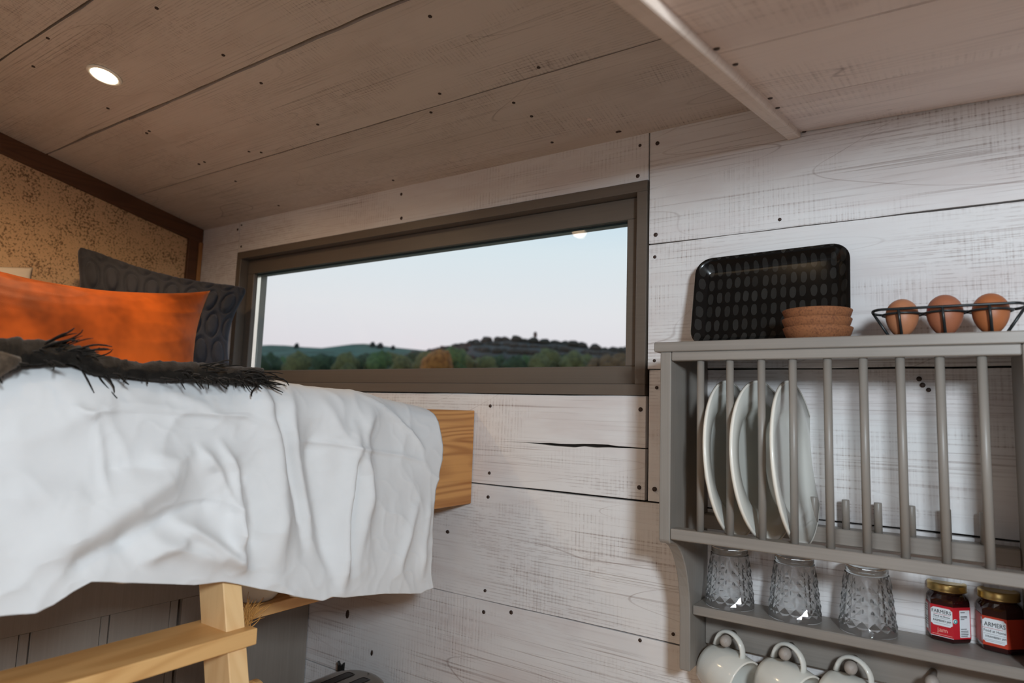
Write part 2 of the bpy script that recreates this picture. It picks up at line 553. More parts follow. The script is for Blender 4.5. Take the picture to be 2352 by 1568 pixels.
# ------------------------------------------------------------------ mesh helpers
class G:
    """collects shapes in scene units; faces may carry a material slot and smoothness"""

    def __init__(self):
        self.v, self.f, self.m, self.s = [], [], [], []

    def add(self, v, f, slot=0, smooth=False):
        o = len(self.v)
        self.v += [tuple(p) for p in v]
        self.f += [tuple(i + o for i in q) for q in f]
        self.m += [slot] * len(f)
        self.s += [smooth] * len(f)
        return self

    def box(self, x0, x1, y0, y1, z0, z1, slot=0):
        v = [(x0, y0, z0), (x1, y0, z0), (x1, y1, z0), (x0, y1, z0), (x0, y0, z1), (x1, y0, z1), (x1, y1, z1), (x0, y1, z1)]
        return self.add(v, [(0, 3, 2, 1), (4, 5, 6, 7), (0, 1, 5, 4), (1, 2, 6, 5), (2, 3, 7, 6), (3, 0, 4, 7)], slot)

    def hexa(self, a, b, slot=0):
        """two quads a (4 pts) and b (4 pts) joined into a solid"""
        v = list(a) + list(b)
        return self.add(v, [(3, 2, 1, 0), (4, 5, 6, 7), (0, 1, 5, 4), (1, 2, 6, 5), (2, 3, 7, 6), (3, 0, 4, 7)], slot)

    def prism(self, poly, axis, a, b, slot=0):
        """polygon of 2-tuples extruded along axis from a to b"""
        n = len(poly)

        def mkp(p, t):
            return {'X': (t, p[0], p[1]), 'Y': (p[0], t, p[1]), 'Z': (p[0], p[1], t)}[axis]
        v = [mkp(p, a) for p in poly] + [mkp(p, b) for p in poly]
        f = [tuple(range(n))[::-1], tuple(range(n, 2 * n))] + [(i, (i + 1) % n, n + (i + 1) % n, n + i) for i in range(n)]
        return self.add(v, f, slot)

    def lathe(self, prof, seg=32, slot=0, smooth=True, close=False, axis='Z', c=(0, 0, 0)):
        v, f = [], []
        n = len(prof)
        for i in range(seg):
            a = 2 * math.pi * i / seg
            for r, z in prof:
                p = (r * math.cos(a), r * math.sin(a), z)
                if axis == 'X':
                    p = (z, r * math.cos(a), r * math.sin(a))
                elif axis == 'Y':
                    p = (r * math.cos(a), z, r * math.sin(a))
                v.append((p[0] + c[0], p[1] + c[1], p[2] + c[2]))
        for i in range(seg):
            j = (i + 1) % seg
            for k in range(n - 1 + (1 if close else 0)):
                k2 = (k + 1) % n
                f.append((i * n + k, j * n + k, j * n + k2, i * n + k2))
        return self.add(v, f, slot, smooth)

    def tube(self, pts, r, seg=8, slot=0, closed=False, smooth=True):
        pts = [Vector(p) for p in pts]
        n = len(pts)
        v, f = [], []
        up = Vector((0.13, 0.31, 0.94))
        for i, p in enumerate(pts):
            a = pts[(i - 1) % n] if (closed or i > 0) else p
            b = pts[(i + 1) % n] if (closed or i < n - 1) else p
            t = (b - a).normalized()
            s_ = t.cross(up)
            if s_.length < 1e-4:
                s_ = t.cross(Vector((1, 0, 0)))
            s_.normalize()
            w_ = s_.cross(t)
            rr = r[i] if isinstance(r, (list, tuple)) else r
            for k in range(seg):
                g = 2 * math.pi * k / seg
                v.append(p + (s_ * math.cos(g) + w_ * math.sin(g)) * rr)
        for i in range(n - (0 if closed else 1)):
            j = (i + 1) % n
            for k in range(seg):
                k2 = (k + 1) % seg
                f.append((i * seg + k, i * seg + k2, j * seg + k2, j * seg + k))
        if not closed:
            f.append(tuple(range(seg))[::-1])
            f.append(tuple(range((n - 1) * seg, n * seg)))
        return self.add(v, f, slot, smooth)

    def sphere(self, c, r, seg=16, rings=10, slot=0, scale=(1, 1, 1), fn=None):
        v, f = [], []
        for i in range(rings + 1):
            th = math.pi * i / rings
            for k in range(seg):
                ph = 2 * math.pi * k / seg
                p = Vector((math.sin(th) * math.cos(ph), math.sin(th) * math.sin(ph), math.cos(th)))
                q = fn(p) if fn else p
                v.append((c[0] + q.x * r * scale[0], c[1] + q.y * r * scale[1], c[2] + q.z * r * scale[2]))
        for i in range(rings):
            for k in range(seg):
                k2 = (k + 1) % seg
                f.append((i * seg + k, (i + 1) * seg + k, (i + 1) * seg + k2, i * seg + k2))
        return self.add(v, f, slot, True)


def link(name, me, parent=None, loc=(0, 0, 0)):
    o = bpy.data.objects.new(name, me)
    C.objects.link(o)
    if parent is not None:
        o.parent = parent
        o.location = Vector(loc) * S
    else:
        o.location = W(loc)
    return o


def mk(name, g, mats, parent=None, loc=(0, 0, 0), bevel=0.0, weld=True, seg=1):
    me = bpy.data.meshes.new(name)
    me.from_pydata([(x * S, y * S, z * S) for x, y, z in g.v], [], g.f)
    if not isinstance(mats, (list, tuple)):
        mats = [mats]
    for m in mats:
        me.materials.append(m)
    me.polygons.foreach_set('material_index', g.m)
    me.polygons.foreach_set('use_smooth', g.s)
    bm = bmesh.new()
    bm.from_mesh(me)
    if weld:
        bmesh.ops.remove_doubles(bm, verts=bm.verts, dist=1e-6)
    if bevel:
        es = [e for e in bm.edges if len(e.link_faces) == 2 and e.calc_face_angle(0) > 0.5]
        bmesh.ops.bevel(bm, geom=es, offset=bevel * S, segments=seg, affect='EDGES', profile=0.5)
    bmesh.ops.recalc_face_normals(bm, faces=bm.faces)
    bm.to_mesh(me)
    bm.free()
    me.update()
    return link(name, me, parent, loc)


def thing(name, label, cat, loc=(0, 0, 0), group=None):
    o = bpy.data.objects.new(name, None)
    o.empty_display_size = 0.05
    C.objects.link(o)
    o.location = W(loc)
    o['label'], o['category'] = label, cat
    if group:
        o['group'] = group
    return o


def tag(o, label, cat, group=None):
    o['label'], o['category'] = label, cat
    if group:
        o['group'] = group
    return o


def struct(o):
    o['kind'] = 'structure'
    return o


def copy_tree(o, parent=None):
    c = o.copy()
    C.objects.link(c)
    if parent is not None:
        c.parent = parent
    for ch in list(o.children):
        copy_tree(ch, c)
    return c


def jag(n, amp):
    out, x = [], 0
    for _ in range(n):
        x = x * 0.6 + random.uniform(-amp, amp)
        out.append(x)
    return out


# ------------------------------------------------------------------ setting: window wall
HX0, HX1, HZ0, HZ1 = -1.530, -0.421, 0.046, 0.379       # hole for the window
g = G()
g.box(-1.80, HX0, 1.012, 1.060, -1.154, 0.80)
g.box(HX1, 1.05, 1.012, 1.060, -1.154, 0.80)
g.box(HX0, HX1, 1.012, 1.060, -1.154, HZ0)
g.box(HX0, HX1, 1.012, 1.060, HZ1, 0.80)
wall_back = struct(mk('wall_back', g, M_BACK))


def wall_plank(x0, x1, z0, z1, off=0.0, rough=0.0006, crack=None):
    gp = 0.0011
    x0 += gp; x1 -= gp; z0 += gp; z1 -= gp
    yf = 1.0 + off
    n = max(4, int((x1 - x0) / 0.045))
    xs = [x0 + (x1 - x0) * i / n for i in range(n + 1)]
    g = G()
    lo = [(x, z0 + j) for x, j in zip(xs, jag(n + 1, rough))]
    hi = [(x, z1 + j) for x, j in zip(xs, jag(n + 1, rough))]
    if crack is None:
        g.prism(lo + hi[::-1], 'Y', yf, 1.012)
    else:
        up = [(x, z + w) for x, z, w in crack]
        dnp = [(x, z - w) for x, z, w in crack]
        zl = crack[0][1]
        g.prism(lo + [(x1, dnp[-1][1])] + dnp[::-1] + [(x0, zl)], 'Y', yf, 1.012)
        g.prism([(x0, zl)] + up + [(x1, up[-1][1])] + hi[::-1], 'Y', yf, 1.012)
    return mk('plank', g, M_WALL, wall_back, bevel=0.0006)


crk = []
ckx = [(1085, 1012), (1150, 1013), (1205, 1016), (1240, 1018), (1262, 1020), (1290, 1022), (1318, 1023), (1340, 1022), (1365, 1023), (1395, 1024), (1420, 1026), (1445, 1027), (1481, 1030)]
ckw = [0, 0, 0.0002, 0.0006, 0.0013, 0.0013, 0.0016, 0.0012, 0.0017, 0.0013, 0.0008, 0.0006, 0.0005]
for (px, py), w_ in zip(ckx, ckw):
    p = at(px, py, 1.0)
    crk.append((p[0], p[2] + random.uniform(-0.0004, 0.0004), w_ * 1.7))
planks = {
    'left_up': wall_plank(-1.76, -1.546, 0.24, 0.495, 0.0),
    'left_lo': wall_plank(-1.76, -1.546, 0.034, 0.24, 0.0005),
    'top': wall_plank(-1.546, -0.408, 0.391, 0.495, 0.0),
    'sill': wall_plank(-1.76, -0.408, -0.1325, 0.034, 0.0004, crack=crk),
    'r1': wall_plank(-0.408, 1.04, 0.2815, 0.495, 0.0002),
    'r2': wall_plank(-0.408, 1.04, 0.0755, 0.2815, 0.0, 0.0008),
    'r3': wall_plank(-0.4055, 1.04, -0.1325, 0.0755, 0.0016),
    'b1': wall_plank(-1.76, 1.04, -0.3375, -0.1325, 0.0008),
    'b2': wall_plank(-1.76, 1.04, -0.545, -0.3375, 0.0003),
    'b3': wall_plank(-1.76, 1.04, -0.75, -0.545, 0.0006),
    'b4': wall_plank(-1.76, 1.04, -1.15, -0.75, 0.0004),
}

# nail heads, each set in its own plank
def nail_mesh():
    g = G()
    g.lathe([(0.0001, -0.0009), (0.0030, -0.0009), (0.0034, -0.0002), (0.0034, 0.001)], 10, axis='Y')
    me_o = mk('nail', g, M_NAIL)
    me = me_o.data
    bpy.data.objects.remove(me_o)
    return me


NAIL = nail_mesh()


def nail(px, py, plank, Y=1.0):
    p = at(px, py, Y)
    o = link('nail', NAIL, plank, tuple(p))
    k = random.uniform(0.75, 1.1)
    o.scale = (k, 1, k)


for px, py, k in ((1470, 334, 'top'), (1465, 404, 'top'), (922, 446, 'top'), (922, 501, 'top'), (555, 517, 'top'), (554, 566, 'top'), (546, 527, 'left_up'),
                  (1510, 329, 'r1'), (1506, 539, 'r1'), (1791, 504, 'r1'), (1504, 590, 'r2'), (1503, 828, 'r2'), (1508, 890, 'r3'), (1503, 1123, 'r3'),
                  (1126, 932, 'sill'), (1471, 940, 'sill'), (1124, 1086, 'sill'), (1468, 1119, 'sill'), (1121, 1141, 'b1'), (1114, 1356, 'b1'),
                  (1111, 1405, 'b2'), (1174, 1406, 'b2'), (1546, 1456, 'b1'), (2111, 870, 'r3'), (2119, 884, 'r3'), (2133, 895, 'r3'), (1470, 1470, 'b2')):
    nail(px, py, planks[k])

for px, py, kx, kz in ((798, 1410, 1.5, 2.7), (854, 1499, 0.9, 1.7), (1028, 1221, 1.2, 1.0)):
    o = link('knot', NAIL, planks['b1' if py < 1300 else 'b2'], tuple(at(px, py, 1.0)))
    o.scale = (kx, 1, kz)
    o.rotation_euler = (0, 0.15, 0)

# ------------------------------------------------------------------ setting: sloping ceiling over the bed
def cz(y):
    return 0.473 + 0.2 * (1 - y)


g = G()
t = 0.014
g.hexa([(-1.80, 1.06, cz(1.06) + t), (-0.10, 1.06, cz(1.06) + t), (-0.10, -1.25, cz(-1.25) + t), (-1.80, -1.25, cz(-1.25) + t)],
       [(-1.80, 1.06, cz(1.06) + t + .03), (-0.10, 1.06, cz(1.06) + t + .03), (-0.10, -1.25, cz(-1.25) + t + .03), (-1.80, -1.25, cz(-1.25) + t + .03)])
g.hexa([(-0.10, 0.42, 0.66), (1.05, 0.42, 0.66), (1.05, -1.25, 0.66), (-0.10, -1.25, 0.66)],
       [(-0.10, 0.42, 0.69), (1.05, 0.42, 0.69), (1.05, -1.25, 0.69), (-0.10, -1.25, 0.69)])
ceiling = struct(mk('ceiling', g, M_BACK))


def ceil_plank(x0, x1, y0, y1, gap0, gap1, off=0.0, rough=0.0006, zf=cz, parent=None, m=None, gx=0.0008):
    """y0<y1; gap0 at the y0 edge, gap1 at the y1 edge"""
    x0 += gx; x1 -= gx; y0 += gap0; y1 -= gap1
    n = max(4, int((x1 - x0) / 0.05))
    xs = [x0 + (x1 - x0) * i / n for i in range(n + 1)]
    near = [(x, y0 + j) for x, j in zip(xs, jag(n + 1, rough))]
    far = [(x, y1 + j) for x, j in zip(xs, jag(n + 1, rough))]
    poly = near + far[::-1]
    k = len(poly)
    f2 = zf if zf is not cz else (lambda x, y: cz(y))
    v = [(x, y, f2(x, y) + off) for x, y in poly] + [(x, y, f2(x, y) + off + 0.012) for x, y in poly]
    g = G()
    g.add(v, [tuple(range(k)), tuple(range(k, 2 * k))[::-1]] + [(i, (i + 1) % k, k + (i + 1) % k, k + i) for i in range(k)])
    return mk('plank', g, m or M_CEIL, parent or ceiling, bevel=0.0007)


XJ = -1.403
pj = onceil(400, 335)
XJ = float(pj[0])
cp = [
    ceil_plank(-1.75, -0.12, 0.807, 1.0, 0.0020, 0.0004),
    ceil_plank(-1.75, XJ, 0.6075, 0.807, 0.0030, 0.0016, 0.0006),
    ceil_plank(XJ, -0.12, 0.695, 0.807, 0.00015, 0.0017, 0.0),
    ceil_plank(XJ, -0.12, 0.6075, 0.695, 0.0034, 0.00015, 0.0002, 0.0013),
    ceil_plank(-1.75, -0.12, 0.4085, 0.6075, 0.0032, 0.0032, 0.0004, 0.0014),
    ceil_plank(-1.75, -0.12, 0.21, 0.4085, 0.0018, 0.0034, 0.0),
    ceil_plank(-1.75, -0.12, 0.01, 0.21, 0.0018, 0.0018, 0.0),
    ceil_plank(-1.75, -0.12, -0.19, 0.01, 0.0018, 0.0018, 0.0),
    ceil_plank(-1.75, -0.12, -0.39, -0.19, 0.0018, 0.0018, 0.0),
    ceil_plank(-1.75, -0.12, -0.80, -0.39, 0.0018, 0.0018, 0.0),
]
gc = G()
gc.lathe([(0.0001, -0.0009), (0.0026, -0.0009), (0.003, -0.0002), (0.003, 0.001)], 10)
tmp = mk('nail', gc, M_NAIL)
NAILC = tmp.data
bpy.data.objects.remove(tmp)
for px, py, k in ((988, 38, 3), (360, 19, 4), (513, 127, 4), (77, 153, 5), (110, 88, 5), (248, 249, 4), (600, 191, 3), (730, 286, 2), (600, 350, 2), (572, 348, 2),
                  (343, 301, 2), (337, 306, 1), (470, 372, 2), (457, 377, 1), (1180, 236, 0), (1221, 267, 0), (1268, 327, 0), (903, 414, 0), (640, 472, 0), (990, 258, 0), (541, 416, 0), (1237, 155, 2), (1010, 215, 2)):
    p = onceil(px, py)
    o = link('nail', NAILC, cp[k], tuple(p))
# two dark knots, one open hole
for px, py, rx, ry, k in ((1421, 303, 0.006, 0.004, 0), (1354, 275, 0.0055, 0.004, 0)):
    p = onceil(px, py)
    g = G()
    g.lathe([(0.0001, -0.0004), (0.0008, -0.0004), (0.001, 0.0008)], 12)
    o = mk('knot', g, M_NAIL if px == 1421 else M_SOFF, cp[k], tuple(p))
    o.scale = (rx / 0.001, ry / 0.001, 1)

# lower ceiling right of the beam (slopes the other way)
def sz(x, y):
    return 0.4226 - 0.0255 * (x + 0.172) - 0.2 * (1 - y)


g = G()
a = [(-0.172, 1.05, 0), (1.05, 1.05, 0), (1.05, 0.42, 0), (-0.172, 0.42, 0)]
g.hexa([(x, y, sz(x, y) + 0.013) for x, y, z in a], [(x, y, sz(x, y) + 0.04) for x, y, z in a])
soffit = struct(mk('ceiling', g, M_BACK))
g = G()
g.box(-0.171, 1.04, 0.405, 0.4195, 0.309, 0.655)
struct(mk('trim_5', g, M_SOFF, bevel=0.001))
sp = [ceil_plank(-0.173, 1.04, b0, b1, g0, g1, 0.0, 0.0007, sz, soffit, M_SOFF) for b0, b1, g0, g1 in
      ((0.797, 1.0, 0.0009, 0.0024), (0.587, 0.797, 0.0014, 0.0010), (0.42, 0.587, 0.0, 0.0014))]


def onsoff(px, py):
    d = ray(px, py)
    return d * ((0.4226 - 0.0255 * 0.172 - 0.2) / (d[2] + 0.0255 * d[0] - 0.2 * d[1]))


for px, py, k in ((1646, 111, 1), (1689, 147, 1), (1769, 225, 1), (1786, 247, 0), (1847, 302, 0)):
    p = onsoff(px, py)
    link('nail', NAILC, sp[k], tuple(p))

# beam hiding the step between both ceilings, and the filler above it, both lengthened out of view to block the key light
g = G()
b0, b1 = -0.1905, -0.1725


def bz(y):
    return 0.4135 - 0.205 * (1 - y)


g.hexa([(b0, 0.9985, bz(0.9985)), (b1, 0.9985, bz(0.9985) + 0.0006), (b1, -0.35, bz(-0.35) + 0.0006), (b0, -0.35, bz(-0.35))],
       [(b0, 0.9985, bz(0.9985) + 0.045), (b1, 0.9985, bz(0.9985) + 0.045), (b1, -0.35, bz(-0.35) + 0.045), (b0, -0.35, bz(-0.35) + 0.045)])
struct(mk('trim_1', g, M_BEAM, bevel=0.0022, seg=2))
g = G()
g.hexa([(b0 + .003, 0.9985, bz(0.9985) + 0.04), (b0 + .003, -0.35, bz(-0.35) + 0.04), (b0 + .003, -0.35, cz(-0.35) + 0.002), (b0 + .003, 0.9985, cz(0.9985) + 0.002)],
       [(b1 - .003, 0.9985, bz(0.9985) + 0.04), (b1 - .003, -0.35, bz(-0.35) + 0.04), (b1 - .003, -0.35, cz(-0.35) + 0.002), (b1 - .003, 0.9985, cz(0.9985) + 0.002)])
struct(mk('wall_filler', g, M_BEAM))

# ------------------------------------------------------------------ setting: left wall, post, rest of the shell
g = G()
g.box(-1.80, -1.722, -1.25, 1.012, -1.154, 0.98)
struct(mk('wall_left', g, M_CORK))
g = G()
hh = 0.041
g.hexa([(-1.76, 0.998, cz(.998) - hh), (-1.709, 0.998, cz(.998) - hh), (-1.709, -1.2, cz(-1.2) - hh), (-1.76, -1.2, cz(-1.2) - hh)],
       [(-1.76, 0.998, cz(.998) + .004), (-1.709, 0.998, cz(.998) + .004), (-1.709, -1.2, cz(-1.2) + .004), (-1.76, -1.2, cz(-1.2) + .004)])
struct(mk('trim_2', g, M_STAIN, bevel=0.0012))
g = G()
g.box(-1.76, -1.711, 0.961, 0.988, -1.154, 0.441)
struct(mk('trim_3', g, M_STAIN, bevel=0.001))
g = G()
g.box(-1.76, -1.708, 0.9885, 0.9992, -1.154, 0.436)
struct(mk('trim_4', g, M_BATTEN, bevel=0.0008))
g = G()
g.box(1.04, 1.08, -1.25, 1.012, -1.154, 0.98)
struct(mk('wall_right', g, M_WALL))
g = G()
g.box(-1.80, 1.08, -1.29, -1.25, -1.154, 1.0)
struct(mk('wall_front', g, M_WALL))
g = G()
g.box(-1.80, 1.08, -1.29, 1.06, -1.20, -1.154)
struct(mk('floor', g, M_PINET))

# ------------------------------------------------------------------ setting: window
win = bpy.data.objects.new('window_1', None)
C.objects.link(win)
win.location = W((-0.975, 1.0, 0.034))
win['kind'] = 'structure'
WO = (0.975, -1.0, -0.034)      # world -> window local


def wpart(name, g, m, bevel=0.0008):
    o = mk(name, g, m, win, WO, bevel)
    return o


cw = 0.018
yc0, yc1 = 0.9965, 1.02
for bx in ((-1.542, -0.4095, 0.391 - cw, 0.391), (-1.542, -0.4095, 0.034, 0.034 + cw), (-1.542, -1.542 + cw, 0.034 + cw, 0.391 - cw), (-0.4095 - cw, -0.4095, 0.034 + cw, 0.391 - cw)):
    g = G()
    g.box(bx[0], bx[1], yc0, yc1, bx[2], bx[3])
    wpart('casing_board', g, M_FRAME)
# reveal lining behind the casing
for bx in ((-1.53, -0.42, 0.373, 0.379), (-1.53, -0.42, 0.046, 0.052), (-1.53, -1.524, 0.052, 0.373), (-0.427, -0.421, 0.052, 0.373)):
    g = G()
    g.box(bx[0], bx[1], 1.0202, 1.06, bx[2], bx[3])
    wpart('reveal_board', g, M_FRAME, 0.0)
# sash members
sx0, sx1, sz0, sz1 = -1.5232, -0.4278, 0.0528, 0.3722
ox0, ox1, oz0, oz1 = -1.497, -0.4545, 0.0835, 0.3355       # glass opening
for bx in ((sx0, sx1, oz1, sz1), (sx0, sx1, sz0, oz0), (sx0, ox0, oz0, oz1), (ox1, sx1, oz0, oz1)):
    g = G()
    g.box(bx[0], bx[1], 1.0195, 1.031, bx[2], bx[3])
    wpart('sash_rail', g, M_FRAME, 0.0012)
for bx in ((ox0, ox1, oz1 - 0.0008, oz1 + 0.004), (ox0, ox1, oz0 - 0.004, oz0 + 0.0005)):
    g = G()
    g.box(bx[0], bx[1], 1.0312, 1.041, bx[2], bx[3])
    wpart('gasket', g, M_GASK, 0.0)
for bx in ((ox0 - 0.004, ox0 + 0.0004, oz0, oz1), (ox1 - 0.0004, ox1 + 0.004, oz0, oz1)):
    g = G()
    g.box(bx[0], bx[1], 1.0312, 1.041, bx[2], bx[3])
    wpart('spacer_bar', g, M_ALU, 0.0)
for bx in ((sx0, sx1, oz1 - 0.0004, sz1), (sx0, sx1, sz0, oz0 + 0.0004), (sx0, ox0 + 0.0006, oz0, oz1), (ox1 - 0.0004, sx1, oz0, oz1)):
    g = G()
    g.box(bx[0], bx[1], 1.0412, 1.0595, bx[2], bx[3])
    wpart('outer_frame', g, M_OUTF, 0.0)
g = G()
g.add([(ox0, 1.0325, oz0), (ox1, 1.0325, oz0), (ox1, 1.0325, oz1), (ox0, 1.0325, oz1)], [(0, 1, 2, 3)])
wpart('pane', g, M_PANE, 0.0)
g = G()
g.add([(ox0, 1.0395, oz0), (ox1, 1.0395, oz0), (ox1, 1.0395, oz1), (ox0, 1.0395, oz1)], [(0, 1, 2, 3)])
wpart('pane', g, M_PANE, 0.0)

# ------------------------------------------------------------------ recessed lamp
pl = onceil(240, 172)
lamp = thing('recessed_downlight', 'small round recessed spotlight glowing in the whitewashed ceiling over the bed', 'lamp', tuple(pl))
g = G()
g.lathe([(0.0215, -0.0004), (0.022, -0.0022), (0.0265, -0.0022), (0.0285, -0.0006), (0.0285, 0.0006), (0.0215, 0.0006)], 40, close=True)
ring = mk('trim_ring', g, M_RINGW, lamp)
g = G()
g.lathe([(0.0001, -0.0048), (0.008, -0.0044), (0.0150, -0.0032), (0.0195, -0.0014), (0.0212, 0.0004)], 40)
lens = mk('lamp_lens', g, M_LED, lamp)
lamp.rotation_euler = (-math.atan(0.2), 0, 0)
lamp.location = W((pl[0], pl[1], pl[2] - 0.0008))


# ------------------------------------------------------------------ plate rack on the wall
RL = (-0.124, 1.0, -0.343)
RO = (-RL[0], -RL[1], -RL[2])
rack = thing('plate_rack', 'grey painted wooden plate rack with dowels, lower shelf and peg rail', 'rack', RL)


def rk(name, g, m=None, bevel=0.0012, parent=None):
    return mk(name, g, m or M_RACK, parent or rack, RO, bevel)


XI0, XI1, TH = -0.309, 0.0608, 0.0148
YF = 0.840
prof = [(0.9985, 0.0868), (YF, 0.0868), (YF, -0.158)]
for i in range(13):
    a = math.pi / 2 * i / 12
    prof.append((YF + 0.003 + 0.078 * math.sin(a), -0.162 - 0.110 * (1 - math.cos(a))))
prof += [(0.921, -0.33), (0.9215, -0.343), (0.9985, -0.343)]
for x0, x1 in ((XI0 - TH, XI0), (XI1, XI1 + TH)):
    g = G()
    g.prism(prof, 'X', x0, x1)
    rk('side_panel', g, M_RACKZ)
g = G(); g.box(XI0 - TH - 0.0085, XI1 + TH + 0.0085, YF - 0.0015, 0.9985, 0.0872, 0.1002)
rk('top_board', g)
g = G(); g.box(XI0 + 0.0004, XI1 - 0.0004, YF + 0.0004, YF + 0.020, 0.0752, 0.0869)
rk('upper_rail', g)
g = G(); g.box(XI0 + 0.0004, XI1 - 0.0004, YF + 0.0004, YF + 0.022, -0.1560, -0.1422)
rk('lower_rail', g)
g = G(); g.box(XI0 + 0.0004, XI1 - 0.0004, 0.974, 0.9985, -0.158, -0.1375)
rk('back_rail', g)
g = G(); g.box(XI0 + 0.0004, XI1 - 0.0004, 0.9300, 0.9985, -0.2695, -0.2570)
rk('shelf', g)
g = G(); g.box(XI0 + 0.0004, XI1 - 0.0004, 0.9865, 0.9985, -0.322, -0.2697)
rk('peg_board', g)
dx = [-0.272, -0.2344, -0.196, -0.1597, -0.1213, -0.084, -0.0474, -0.0103, 0.0270]
g = G(); g.lathe([(0.0001, -0.1424), (0.0047, -0.1424), (0.0047, 0.0754), (0.0001, 0.0754)], 14)
d0 = mk('dowel', g, M_RACKZ)
g = G(); g.lathe([(0.0001, -0.1380), (0.0047, -0.1380), (0.0047, -0.1005), (0.0042, -0.0996), (0.0001, -0.0996)], 14)
p0 = mk('peg', g, M_RACKZ)
for me, yy, nm in ((d0.data, YF + 0.009, 'dowel'), (p0.data, 0.981, 'peg')):
    for x in dx:
        for pl_ in me.polygons:
            pl_.use_smooth = abs(pl_.normal.z) < 0.5
        link(nm, me, rack, (x + RO[0], yy + RO[1], RO[2]))
bpy.data.objects.remove(d0)
bpy.data.objects.remove(p0)
g = G()
g.lathe([(0.0001, 0.044), (0.0045, 0.044), (0.0042, 0.014), (0.0050, 0.0105), (0.0068, 0.0070), (0.0076, 0.0025), (0.0074, -0.0022), (0.0058, -0.0062), (0.0030, -0.0080), (0.0001, -0.0084)], 18, axis='Y')
k0 = mk('knob', g, M_KNOB)
KN = [(-0.2680, 0.9455, -0.3000), (-0.1915, 0.9455, -0.3000), (-0.1150, 0.9455, -0.2995), (-0.0300, 0.9455, -0.2960)]
for p in KN:
    link('knob', k0.data, rack, (p[0] + RO[0], p[1] + RO[1], p[2] + RO[2]))
bpy.data.objects.remove(k0)

# ------------------------------------------------------------------ plates standing in the rack
pr = [(0.0001, 0.0040), (0.050, 0.0040), (0.058, 0.0050), (0.0655, 0.0098), (0.071, 0.0128), (0.1035, 0.0178), (0.1050, 0.0168), (0.1046, 0.0152),
      (0.074, 0.0098), (0.068, 0.0066), (0.062, 0.0018), (0.0605, 0.0000), (0.0570, 0.0000), (0.0560, 0.0018), (0.0001, 0.0020)]


def plate(x, tilt, yaw, label, y=0.9185, z=-0.0535):
    t_ = thing('dinner_plate', label, 'plate', (x, y, z), 'cream plates in the rack')
    g = G(); g.lathe([(r_, z_ * 1.3) for r_, z_ in pr], 72)
    mk('plate_body', g, M_CREAM, t_)
    g = G(); g.lathe([(0.1026, 0.0232), (0.1042, 0.0238), (0.1056, 0.0224), (0.1050, 0.0197), (0.1040, 0.0195)], 72, close=False)
    mk('rim', g, M_RIM, t_)
    t_.rotation_euler = (0, math.radians(90 + tilt), math.radians(yaw))
    return t_


plate(-0.2690, -5, -4, 'cream plate nearest the left side of the rack')
plate(-0.2275, -5, -9, 'cream plate in the middle of the three in the rack')
plate(-0.1900, -5, -4, 'cream plate furthest from the left side of the rack, open dowels beside it')

# ------------------------------------------------------------------ tumblers upside down on the lower shelf
SHZ = -0.2570


def tumbler(front_px, label, rotz):
    fr_ = atZ(front_px[0], front_px[1], SHZ)
    rr = 0.0328
    dirv = Vector((fr_[0], fr_[1])).normalized()
    c = (fr_[0] + dirv.x * rr * 0.9, min(fr_[1] + dirv.y * rr, 0.9985 - rr - 0.0015), SHZ)
    t_ = thing('tumbler', label, 'glass', c, 'upturned cut glass tumblers')
    Hh = 0.0815
    NA = 28
    z0, z1 = 0.0105, 0.0560

    def rad(z):
        return 0.0328 - 0.0088 * (z / Hh) ** 1.15
    NR_ = 7
    allz = [0.0, 0.0012, 0.006] + [z0 + (z1 - z0) * i / (NR_ - 1) for i in range(NR_)] + [0.0645, 0.0702]
    v, f = [], []
    for zi, z in enumerate(allz):
        ri = zi - 3
        for k in range(NA):
            a = 2 * math.pi * k / NA
            r = rad(z) - (0.0006 if zi == 0 else 0)
            if 0 <= ri < NR_:
                r += 0.0010 if (k + ri) % 2 == 0 else -0.0010
            elif zi == len(allz) - 2:
                r += 0.0004 if k % 2 == 0 else -0.0004
            v.append((r * math.cos(a), r * math.sin(a), z))
    for i in range(len(allz) - 1):
        for k in range(NA):
            k2 = (k + 1) % NA
            q = (i * NA + k, i * NA + k2, (i + 1) * NA + k2, (i + 1) * NA + k)
            if (k + i) % 2 == 1:
                f += [(q[0], q[1], q[3]), (q[1], q[2], q[3])]
            else:
                f += [(q[0], q[1], q[2]), (q[0], q[2], q[3])]
    g = G(); g.add(v, f, 0, False)
    g.lathe([(rad(z) - (0.0009 if z < 0.001 else 0.0022), z) for z in (0.0004, 0.004, 0.012, 0.03, 0.05, 0.066)], 40, 1, True)
    g2 = G()
    g2.lathe([(0.0001, 0.0698), (rad(0.068) - 0.0035, 0.0694), (rad(0.068) - 0.0022, 0.0705), (rad(0.068) - 0.0010, 0.0735), (rad(0.068) * 0.985 - 0.0008, 0.0775), (rad(0.068) * 0.94, Hh), (0.014, Hh), (0.012, Hh - 0.0008), (0.0001, Hh - 0.0008)], 40)
    mk('glass_body', g, [M_GLASS, M_GLASSI], t_, weld=False)
    mk('glass_base', g2, M_GLASSB, t_)
    t_.rotation_euler = (0, 0, math.radians(rotz))
    t_.location.z += 0.0004
    return t_


tumbler((1685, 1395.5), 'upturned cut glass tumbler beside the rack\'s left bracket', 4)
tumbler((1830, 1427), 'upturned cut glass tumbler in the middle of the row of three', 0)
tumbler((1995, 1462), 'upturned cut glass tumbler nearest the jam jars', 7)

